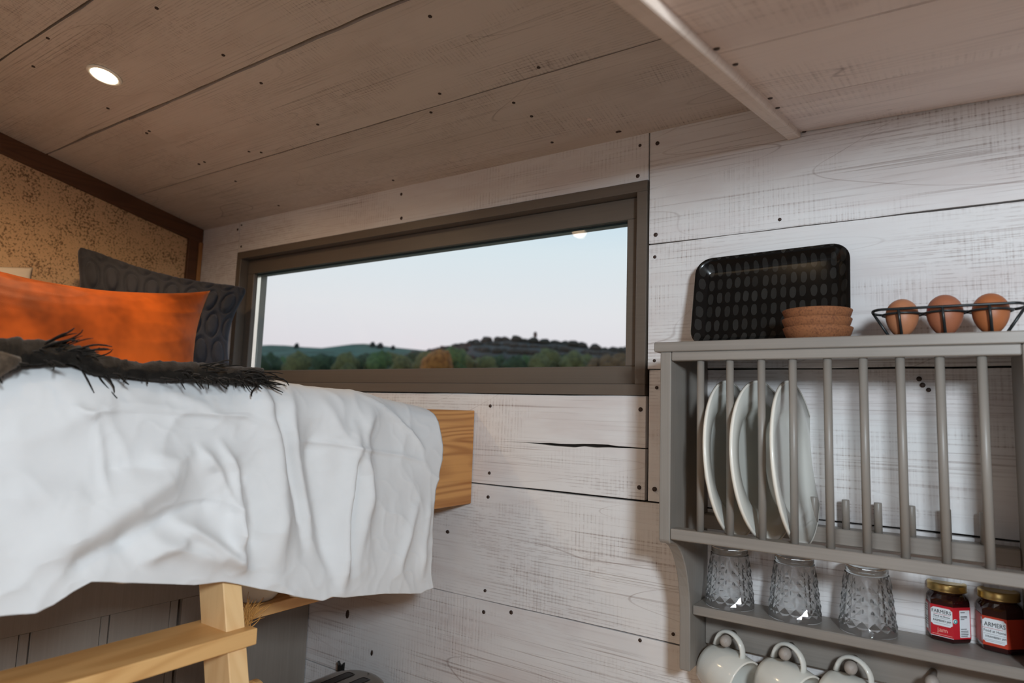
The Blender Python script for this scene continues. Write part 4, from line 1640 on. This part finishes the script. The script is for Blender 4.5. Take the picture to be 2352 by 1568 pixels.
cushion('charcoal_cushion', (-1.640, 0.652, 0.350), (-1.448, 0.985, 0.292), (-1.405, 0.925, 0.045), (-1.56, 0.600, 0.045), 0.052, M_CHAR,
        'charcoal cushion quilted with raised circles, leaning by the window', sag=0.030, na=120, nb=90, relief=circles, ear=0.018, side=0.085, wr=0.001, edge_thick=0.006)
cushion('bed_pillow', (-1.665, 0.12, 0.262), (-1.640, 0.582, 0.276), (-1.600, 0.610, 0.06), (-1.60, 0.10, 0.06), 0.035, M_PILLOW,
        'pale pillow corner showing between the velvet cushion and the speckled wall', sag=0.02)

# ------------------------------------------------------------------ throw with fringe
lowp = [(-70, 868), (0, 846), (45, 831), (85, 828), (119, 826), (167, 827), (190, 836), (208, 847), (238, 854), (298, 857), (357, 863), (417, 863), (476, 866), (536, 870), (575, 876), (600, 880)]
topp = [(-70, 768), (0, 777), (74, 783), (131, 790), (170, 798), (196, 806), (226, 820), (268, 830), (327, 838), (387, 836), (446, 837), (480, 840), (536, 845), (575, 847), (600, 852)]
lx, ly = zip(*lowp)
tx_, ty_ = zip(*topp)
NT, NC = 150, 14
v, f = [], []
frng = []
for i in range(NT + 1):
    px = -70 + 664 * i / NT
    yb = np.interp(px, lx, ly) + 5
    yt = np.interp(px, tx_, ty_)
    pb = np.array(atX(px, yb, -0.7165))
    ptp = np.array(atX(px, yt, -0.775))
    frng.append((pb, ptp))
    mid_ = (pb + ptp) / 2
    hv = (ptp - pb) / 2
    hl = np.linalg.norm(hv)
    for j in range(NC):
        a = 2 * math.pi * j / NC
        dpt = max(0.008, 0.28 * hl)
        p = mid_ + hv * math.cos(a) + np.array([0.72, 0.0, 0.69]) * dpt * math.sin(a)
        n_ = noise.noise(Vector((px * 0.035, j * 0.7, 1.5))) * 0.0055 + noise.noise(Vector((px * 0.13, j * 1.3, 4.5))) * 0.0035
        p = p + np.array([0.8, 0, 0.4]) * n_
        v.append(tuple(p))
for i in range(NT):
    for j in range(NC):
        j2 = (j + 1) % NC
        f.append((i * NC + j, i * NC + j2, (i + 1) * NC + j2, (i + 1) * NC + j))
f.append(tuple(range(NC))); f.append(tuple(range(NT * NC, NT * NC + NC))[::-1])
g = G(); g.add(v, f, 0, True)
thr = mk('throw_blanket', g, M_THROW)
tag(thr, 'dark brown fringed woollen throw folded along the top of the white duvet', 'throw')
g = G()
pb, ptp = np.array(atX(-60, 838, -0.712)), np.array(atX(46, 832, -0.714))
pts = [np.array(atX(x, y, -0.7135)) for x, y in ((-70, 846), (-20, 838), (10, 832), (46, 829))]
g.tube(pts, [0.017, 0.014, 0.010, 0.004], 14)
mk('throw_fold', g, M_THROW2, thr, (0, 0, 0))
g = G()
rnd = random.Random(11)


def strand(p, dvec, ln, r=0.0007, curl=0.4, sag_=0.6):
    pts = []
    d = Vector(dvec).normalized()
    side_ = Vector((rnd.uniform(-1, 1), rnd.uniform(-1, 1), rnd.uniform(-.6, .6)))
    for k in range(6):
        q = k / 5
        c_ = Vector(p) + d * ln * q + side_ * (curl * ln * math.sin(q * 2.6) * 0.45) + Vector((0.0, 0, -1)) * sag_ * ln * q * q * 0.5
        pts.append(c_)
    g.tube(pts, [r, r * 1.05, r, r, r * 0.9, r * 0.5], 4, 0)


for i in range(3, NT - 1):
    px = -70 + 664 * i / NT
    pb, ptp = frng[i]
    dens = 2 if px > 420 else (1 if rnd.random() < 0.5 else 0)
    if px > 540:
        dens = 3
    for _ in range(dens):
        q = rnd.uniform(0.0, 0.75)
        p = pb * (1 - q) + ptp * q + np.array([0.012, rnd.uniform(-0.003, 0.003), 0.0])
        strand(p, (rnd.uniform(0.1, 0.8), rnd.uniform(-0.4, 0.9), rnd.uniform(-0.5, 0.45)), rnd.uniform(0.008, 0.016), rnd.uniform(0.0007, 0.0012), 1.1, 1.0)
for cxp, cyp, n_, dv in ((118, 804, 14, (0.25, 0.55, 0.42)), (178, 810, 9, (0.3, 0.55, 0.35)), (205, 838, 4, (0.3, 0.5, -0.6)), (560, 862, 26, (0.5, 0.8, 0.1)), (585, 864, 20, (0.6, 0.7, -0.1)), (470, 850, 12, (0.5, 0.6, 0.2))):
    base = np.array(atX(cxp, cyp, -0.735))
    for _ in range(n_):
        strand(base + np.array([rnd.uniform(-.006, .012), rnd.uniform(-.012, .008), rnd.uniform(-.006, .006)]), (dv[0] + rnd.uniform(-.25, .25), dv[1] + rnd.uniform(-.15, .15), dv[2] + rnd.uniform(-.25, .25)), rnd.uniform(0.020, 0.034), rnd.uniform(0.0006, 0.001), 0.5, 0.35)
fr_o = mk('fringe', g, M_THROW, thr, (0, 0, 0), weld=False)
fr_o['kind'] = 'stuff'

# ------------------------------------------------------------------ ladder
ladder_lean = 0.266
LZ = -0.207


def lx_(z):
    return -0.705 + ladder_lean * (LZ - z)


lad = thing('bed_ladder', 'pale pine ladder with flat treads leaning on the bed front under the duvet', 'ladder', (-0.52, 0.3, -1.154))
LO = (0.52, -0.3, 1.154)
ztop, zbot = -0.1725, -1.153
dep = 0.056
for ya, yb_ in ((0.4715, 0.4955), (0.165, 0.189)):
    g = G()
    g.hexa([(lx_(zbot) - dep, ya, zbot), (lx_(zbot), ya, zbot), (lx_(zbot), yb_, zbot), (lx_(zbot) - dep, yb_, zbot)],
           [(lx_(ztop) - dep + 0.004, ya, ztop), (lx_(ztop) - 0.001, ya, ztop), (lx_(ztop) - 0.001, yb_, ztop), (lx_(ztop) - dep + 0.004, yb_, ztop)])
    mk('stile', g, M_PINEZ, lad, LO, 0.0012)
for zt in (-0.2580, -0.470, -0.682, -0.894):
    xo = lx_(zt) - lx_(-0.258)
    g = G(); g.box(-0.7556 + xo, -0.6785 + xo, 0.158, 0.5025, zt - 0.0185, zt)
    mk('tread', g, M_PINET, lad, LO, 0.0016, seg=2)

# ------------------------------------------------------------------ storage under the bed
CX = -1.178
cab = thing('under_bed_cabinet', 'grey brown panelled cabinet in shadow under the bed', 'cabinet', (-1.44, 0.4, -1.154))
CO = (1.44, -0.4, 1.154)
g = G(); g.box(CX - 0.014, CX, -0.2, 0.9982, -0.3570, -0.190)
mk('top_rail', g, M_PANEL, cab, CO, 0.0006)
g = G(); g.box(CX - 0.014, CX, 0.708, 0.9982, -1.150, -0.3572)
mk('corner_stile', g, M_PANEL, cab, CO, 0.0006)
bnds = [0.704, 0.688, 0.585, 0.571, 0.470, 0.455, 0.354, 0.339, 0.238, 0.223, 0.122, 0.107, 0.006, -0.009, -0.2]
for i in range(len(bnds) - 1):
    y1_, y0_ = bnds[i] - 0.0006, bnds[i + 1] + 0.0006
    bead = i % 2 == 0
    g = G(); g.box(CX - 0.014, CX - (0.0045 if bead else 0.0038), y0_, y1_, -1.150, -0.3575)
    mk('panel_board', g, M_PANEL, cab, CO, 0.0016 if bead else 0.0009)
g = G(); g.box(-1.70, CX - 0.0145, -0.2, 0.955, -1.150, -0.192)
mk('carcass', g, M_PANEL, cab, CO, 0.0)

g = G(); g.box(-0.990, -0.880, 0.625, 0.9982, -0.3205, -0.3035)
shf = mk('pine_shelf', g, M_PINET, None, (0, 0, 0), 0.001)
tag(shf, 'narrow pine shelf under the bed running to the plank wall', 'shelf')
bwp = atZ(586, 1374, -0.3035)
bw = G()
bw.lathe([(0.0001, 0.0), (0.034, 0.0), (0.037, 0.003), (0.052, 0.020), (0.061, 0.042), (0.0635, 0.060), (0.0615, 0.0605), (0.059, 0.043), (0.050, 0.022), (0.034, 0.006), (0.0001, 0.005)], 48)
bo = mk('serving_bowl', bw, M_CREAM, None, (float(bwp[0]), float(bwp[1]), -0.3032))
bo.scale = (0.8, 0.8, 0.8)
tag(bo, 'white round bowl on the pine shelf behind the ladder', 'bowl')
g = G()
rnd = random.Random(5)
bp_ = np.array(atX(566, 1424, -0.80))
for k in range(60):
    d = Vector((rnd.uniform(-0.3, 0.15), rnd.uniform(-0.1, 0.55), rnd.uniform(0.15, 0.8))).normalized()
    strand(bp_ + np.array([rnd.uniform(-.006, .006), rnd.uniform(-.006, .010), rnd.uniform(-.012, .006)]), d, rnd.uniform(0.016, 0.036), 0.0005, 0.3, 0.3)
ln_ = atX(566, 1424, -0.80)
gs = G(); gs.v, gs.f, gs.m, gs.s = g.v, g.f, g.m, g.s
for k in range(7):
    a = k * 0.9
    gs.tube([(ln_[0] + 0.003 * math.cos(a), ln_[1] + 0.003 * math.sin(a), ln_[2]), (ln_[0] - 0.004 + 0.006 * math.cos(a), ln_[1] - 0.010, ln_[2] - 0.10), (-0.800 + 0.01 * math.cos(a), 0.545, -0.6085)], 0.0008, 5)
dg_ = mk('dried_grass', gs, M_GRASSD, None, (0, 0, 0), weld=False)
tag(dg_, 'tuft of dried golden grass beside the ladder tread', 'dried grass')

# worktop below, toaster and paddle board on it
g = G(); g.box(-1.1765, -0.25, 0.50, 0.9985, -0.640, -0.612)
wt = mk('worktop', g, M_PINET, None, (0, 0, 0), 0.002)
tag(wt, 'pine worktop below the frame carrying the toaster', 'worktop')
g = G(); g.box(-0.80, -0.26, 0.54, 0.9985, -1.153, -0.641)
bc = mk('base_cabinet', g, M_PANEL, None, (0, 0, 0), 0.001)
tag(bc, 'plain cabinet carrying the worktop, below the frame', 'cabinet')

tc_ = (-0.940, 0.832, -0.612)
toaster = thing('toaster', 'dark polished steel toaster with two slots against the plank wall under the bed', 'toaster', tc_)


def tplan(w_, l_, r, n=8):
    return rrect(w_, l_, r, n)


v, f = [], []
lvls = [(0.000, 0.0), (0.000, 0.085), (0.0015, 0.0935), (0.006, 0.101), (0.013, 0.1065), (0.022, 0.109)]
NP = 36
for ins, z in lvls:
    for x, y in tplan(0.132 - 2 * ins, 0.268 - 2 * ins, 0.058 - ins * 0.8):
        v.append((x, y, z + 0.004))
for i in range(len(lvls) - 1):
    for k in range(NP):
        k2 = (k + 1) % NP
        f.append((i * NP + k, i * NP + k2, (i + 1) * NP + k2, (i + 1) * NP + k))
f.append(tuple(range(NP))[::-1]); f.append(tuple(range((len(lvls) - 1) * NP, len(lvls) * NP)))
g = G(); g.add(v, f, 0, True)
mk('shell', g, M_CHROME, toaster)
for sx_ in (-0.020, 0.020):
    g = G()
    pts = rrect(0.022, 0.19, 0.006, 4)
    k_ = len(pts)
    vv = [(x + sx_, y, 0.1132) for x, y in pts] + [(x * 0.8 + sx_, y * 0.97, 0.1142) for x, y in pts] + [(x * 0.62 + sx_, y * 0.95, 0.1136) for x, y in pts]
    g.add(vv, [tuple(range(2 * k_, 3 * k_))] + [(i + b_ * k_, (i + 1) % k_ + b_ * k_, k_ * (b_ + 1) + (i + 1) % k_, k_ * (b_ + 1) + i) for b_ in (0, 1) for i in range(k_)])
    mk('bread_slot', g, M_BLACK, toaster)
g = G(); g.box(-0.056, 0.056, -0.122, 0.122, 0.0, 0.0042)
mk('base_plate', g, M_BLACK, toaster, bevel=0.001)
# forked lever at the far corner
pk = np.array(at(783, 1537, 0.972)) - np.array(tc_)
g = G()
g.prism([(-0.0085, 0.016), (-0.0035, 0.009), (0.0035, 0.009), (0.0085, 0.016), (0.0075, -0.002), (0.003, -0.008), (-0.003, -0.008), (-0.0075, -0.002)], 'Y', -0.0035, 0.0035)
lever = mk('lever', g, M_BLACK, toaster, (pk[0], pk[1], pk[2]), 0.0012)
g = G(); g.tube([(pk[0], pk[1], pk[2]), (pk[0] + 0.018, pk[1] - 0.004, pk[2] - 0.012), (pk[0] + 0.038, pk[1] - 0.012, pk[2] - 0.022)], 0.0032, 10)
mk('lever_arm', g, M_CHROME, toaster)

pbd = atX(588, 1561, -0.80)
g = G()
pts = [(-0.052, 0.0), (0.052, 0.0), (0.052, 0.14)]
topz = float(pbd[2]) - (-0.6118)
for k in range(13):
    a = math.pi * k / 12
    pts.append((0.022 * math.cos(a), topz - 0.022 + 0.022 * math.sin(a)))
pts.append((-0.052, 0.14))
g.prism(pts, 'Y', -0.006, 0.006)
pb_o = mk('paddle_board', g, M_PINET, None, (float(pbd[0]), float(pbd[1]), -0.6118), 0.002)
tag(pb_o, 'rounded wooden board end just showing beside the ladder foot', 'chopping board')

# ------------------------------------------------------------------ landscape outside the window
M_FIELD = speckle('meadow', (0.075, 0.135, 0.085), (0.05, 0.075, 0.04), 0.02, 0.42, 0.62, 0.95, 0.0)
M_WOODL = speckle('autumn woodland', (0.088, 0.066, 0.050), (0.038, 0.038, 0.028), 0.03, 0.4, 0.65, 0.95, 0.0)
M_TREE = {
    'dark': speckle('dark green leaves', (0.045, 0.07, 0.028), (0.012, 0.022, 0.010), 1.1, 0.4, 0.65, 0.9, 0.0),
    'green': speckle('green leaves', (0.075, 0.125, 0.035), (0.022, 0.045, 0.016), 1.1, 0.4, 0.65, 0.9, 0.0),
    'olive': speckle('olive leaves', (0.13, 0.125, 0.042), (0.05, 0.05, 0.02), 1.1, 0.4, 0.65, 0.9, 0.0),
    'brown': speckle('brown leaves', (0.17, 0.095, 0.04), (0.06, 0.035, 0.02), 1.1, 0.4, 0.65, 0.9, 0.0),
    'orange': speckle('orange leaves', (0.36, 0.15, 0.035), (0.14, 0.055, 0.016), 1.1, 0.4, 0.65, 0.9, 0.0),
    'far': speckle('far dark leaves', (0.05, 0.055, 0.05), (0.025, 0.03, 0.03), 0.5, 0.4, 0.65, 0.9, 0.0),
}
M_TRUNK = plain('tree bark', (0.05, 0.035, 0.025), 0.9)


def groundz(y):
    return -1.3 + (max(0, min(1, (y - 3) / 80.0)) ** 1.2) * 2.6 + max(0, y - 83) * 0.012


g = G()
xs_, ys_ = 24, 30
v, f = [], []
for j in range(ys_ + 1):
    y = 1.5 + 460 * (j / ys_) ** 2
    for i in range(xs_ + 1):
        x = (-1 + 2 * i / xs_) * (30 + y * 2.0) - y * 0.75
        v.append((x, y, groundz(y)))
for j in range(ys_):
    for i in range(xs_):
        f.append((j * (xs_ + 1) + i, j * (xs_ + 1) + i + 1, (j + 1) * (xs_ + 1) + i + 1, (j + 1) * (xs_ + 1) + i))
g.add(v, f, 0, True)
gr = struct(mk('ground', g, M_FIELD))


def hill(name, ridge_px, Yr, foot, back, m):
    R_ = [at(px, py, Yr) for px, py in ridge_px]
    v, f = [], []
    rows = 14
    for p in R_:
        for j in range(rows + 1):
            q = j / rows
            y = foot + (Yr - foot) * q
            z = groundz(foot) - 1 + (p[2] - groundz(foot) + 1) * (q ** 0.8) + noise.noise(Vector((p[0] * 0.02, y * 0.02, 1))) * 2.0 * q * (1 - q)
            v.append((p[0] * (0.35 * (y / Yr) + 0.65), y, z))
        v.append((p[0] * 1.1, Yr + (back - Yr) * 0.5, p[2] * 0.75))
        v.append((p[0] * 1.15, back, groundz(back) - 2))
    k = rows + 3
    for i in range(len(R_) - 1):
        for j in range(k - 1):
            f.append((i * k + j, i * k + j + 1, (i + 1) * k + j + 1, (i + 1) * k + j))
    g = G(); g.add(v, f, 0, True)
    return struct(mk(name, g, m))


lr = [(420, 800), (500, 797), (560, 795), (620, 792), (655, 793), (700, 797), (740, 799), (780, 794), (810, 790), (835, 789), (860, 791), (900, 797), (950, 802), (1000, 807), (1050, 811), (1120, 815), (1250, 822), (1400, 830)]
hill('hill', lr, 420, 170, 560, M_FIELD)
rr_ = [(990, 830), (1020, 818), (1040, 799), (1060, 795), (1080, 793), (1110, 787), (1140, 783), (1180, 782), (1220, 786), (1260, 789), (1300, 791), (1340, 797), (1380, 803), (1430, 808), (1500, 815), (1600, 825), (1750, 835), (1950, 846), (2250, 860)]
hill('hill', rr_, 260, 125, 330, M_WOODL)


def crown_fn(seed, amp):
    def fn(p):
        return p * (1 + amp * noise.noise(p * 2.2 + Vector((seed, seed * 1.7, 3))) + amp * 0.6 * noise.noise(p * 5.5 + Vector((seed, 2, 1))))
    return fn


# woodland covering the right hill: nobody could count these crowns
g = G()
rnd = random.Random(21)
for px, py in [(1036 + 13 * i, 0) for i in range(70)]:
    base = np.interp(px, [p[0] for p in rr_], [p[1] for p in rr_])
    for q in (0.0, 0.18, 0.36, 0.55, 0.75):
        pr_ = at(px + rnd.uniform(-6, 6), base, 260)
        y = 260 - (260 - 135) * q
        z = groundz(125) - 1 + (pr_[2] - groundz(125) + 1) * ((y - 125) / 135) ** 0.8
        r_ = rnd.uniform(0.9, 1.6) * (y / 260 * 0.4 + 0.6)
        s_ = rnd.uniform(0, 99)
        g.sphere((pr_[0] * (0.35 * (y / 260) + 0.65), y + rnd.uniform(-4, 4), z + r_ * 0.1), r_ * 1.5, 8, 6, 0, (1.25, 1.2, 0.85), crown_fn(s_, 0.35))
wd = mk('woodland', g, M_WOODL, None, (0, 0, 0), weld=False)
wd['kind'] = 'stuff'
tag(wd, 'brown autumn woodland covering the far hill right of the window view', 'woodland')


def tree(px, py_top, rad_px, kind, Y, label, group):
    ptop = at(px, py_top, Y)
    sc_ = np.linalg.norm(ptop) / 1511 / 0.97
    r_ = rad_px * sc_ * (1.18 if kind != 'far' else 1.0)
    gz = groundz(Y)
    cz_ = ptop[2] - r_ * 0.95
    t_ = thing('tree' if kind != 'far' else 'hilltop_tree', label, 'tree', (float(ptop[0]), Y, gz), group)
    s_ = rnd.uniform(0, 99)
    g = G()
    h_ = cz_ - gz
    g.sphere((0, 0, h_), r_, 14, 10, 0, (1, 1, 1), crown_fn(s_, 0.3))
    for k in range(5):
        a = rnd.uniform(0, 6.28)
        q = rnd.uniform(0.45, 0.8)
        g.sphere((math.cos(a) * r_ * q, math.sin(a) * r_ * q, h_ - r_ * rnd.uniform(0.1, 0.9)), r_ * rnd.uniform(0.5, 0.75), 10, 7, 0, (1, 1, 1), crown_fn(s_ + k, 0.35))
    mk('crown', g, M_TREE[kind], t_, weld=False)
    g = G()
    g.tube([(0, 0, 0.0), (0.02 * r_, 0, h_ * 0.5), (0, 0.02 * r_, h_)], [r_ * 0.10, r_ * 0.08, r_ * 0.04], 7)
    mk('trunk', g, M_TRUNK, t_, weld=False)
    return t_


LBL = {'dark': 'dark green tree in the row beyond the window', 'green': 'fresh green tree in the row beyond the window', 'olive': 'olive green tree in the row beyond the window',
       'brown': 'brown autumn tree in the row beyond the window', 'orange': 'bright orange autumn tree in the middle of the row beyond the window'}
row = [(585, 812, 30, 'dark'), (622, 816, 28, 'dark'), (655, 822, 24, 'green'), (690, 812, 26, 'olive'), (716, 818, 24, 'dark'), (745, 816, 22, 'dark'), (772, 820, 22, 'dark'), (798, 812, 22, 'olive'), (825, 818, 22, 'dark'),
       (850, 814, 22, 'dark'), (874, 809, 24, 'green'), (900, 812, 22, 'olive'), (925, 818, 20, 'olive'), (955, 812, 24, 'dark'), (982, 808, 20, 'olive'), (1010, 804, 25, 'orange'), (1042, 799, 27, 'green'), (1072, 818, 20, 'olive'),
       (1098, 824, 18, 'olive'), (1122, 820, 18, 'olive'), (1148, 818, 20, 'dark'), (1184, 817, 20, 'dark'), (1212, 817, 18, 'green'), (1238, 812, 20, 'olive'), (1262, 803, 22, 'olive'), (1288, 815, 24, 'dark'), (1318, 808, 22, 'olive'),
       (1345, 816, 20, 'olive'), (1372, 822, 18, 'brown'), (1398, 818, 20, 'brown'), (1428, 814, 22, 'brown'), (1462, 812, 24, 'brown'), (1500, 812, 26, 'dark')]
g = G()
for k in range(130):
    px = 420 + k * 11.5
    pr_ = at(px + rnd.uniform(-5, 5), 840, 84)
    hz_ = groundz(84)
    hh = max(1.2, (pr_[2] - hz_) * rnd.uniform(0.42, 0.5))
    g.sphere((float(pr_[0]), 84 + rnd.uniform(-2, 2), hz_ + hh * 0.8), hh, 8, 6, 0, (0.62, 0.6, 1.0), crown_fn(rnd.uniform(0, 99), 0.3))
hd = mk('hedgerow', g, M_TREE['dark'], None, (0, 0, 0), weld=False)
hd['kind'] = 'stuff'
tag(hd, 'dark green hedgerow growing under the row of trees beyond the window', 'hedge')
ORD = ['leftmost', 'second', 'third', 'fourth', 'fifth', 'sixth', 'seventh', 'eighth', 'ninth', 'tenth', 'eleventh', 'twelfth', 'thirteenth']
KIND = {'dark': 'dark green', 'green': 'fresh green', 'olive': 'olive green', 'brown': 'brown autumn', 'orange': 'bright orange'}
cnt = {}
for i, (px, py, rp, kd) in enumerate(row):
    k = cnt.get(kd, 0)
    cnt[kd] = k + 1
    if kd == 'orange':
        lb, gp = 'single bright orange autumn tree in the row beyond the window', None
    else:
        lb = (ORD[k] + ' of the ' if k == 0 else ORD[k] + ' from the left of the ') + KIND[kd] + ' trees in the row beyond the window'
        gp = KIND[kd] + ' trees beyond the window'
    tree(px, py, rp, kd, 72 if kd in ('orange', 'brown') else 78 + (i * 7) % 16, lb, gp)
for px, py, rp, lb in ((682, 788, 4.5, 'small dark tree alone on the left skyline'), (856, 785, 5, 'taller dark tree at the left of the pair on the green hill'), (874, 787, 6, 'dark bushy tree at the right of the pair on the green hill'), (903, 793, 4.5, 'small dark tree just right of the pair on the green hill'), (986, 801, 4.5, 'small brown tree on the skyline above the orange tree')):
    tree(px, py, rp, 'far', 400, lb, None)
# slender tower-like silhouette on the wooded crest
pt_ = at(1229, 783, 262)
tb = at(1229, 762, 262)
hh_ = float(tb[2] - pt_[2])
twr = thing('hilltop_tower', 'slender brown tower with a bulging head standing on the wooded hilltop', 'tower', (float(pt_[0]), 262, float(pt_[2]) - 0.6))
M_TOWER = plain('dark tower stone', (0.15, 0.085, 0.07), 0.9)
g = G(); g.lathe([(0.0001, 0.0), (0.62, 0.0), (0.50, 0.6 + hh_ * 0.4), (0.0001, 0.6 + hh_ * 0.4)], 12)
mk('shaft', g, M_TOWER, twr)
g = G(); g.lathe([(0.0001, 0.6 + hh_ * 0.38), (0.55, 0.6 + hh_ * 0.4), (0.85, 0.6 + hh_ * 0.55), (0.85, 0.6 + hh_ * 0.85), (0.45, 0.6 + hh_), (0.0001, 0.6 + hh_)], 12)
mk('tower_head', g, M_TOWER, twr)
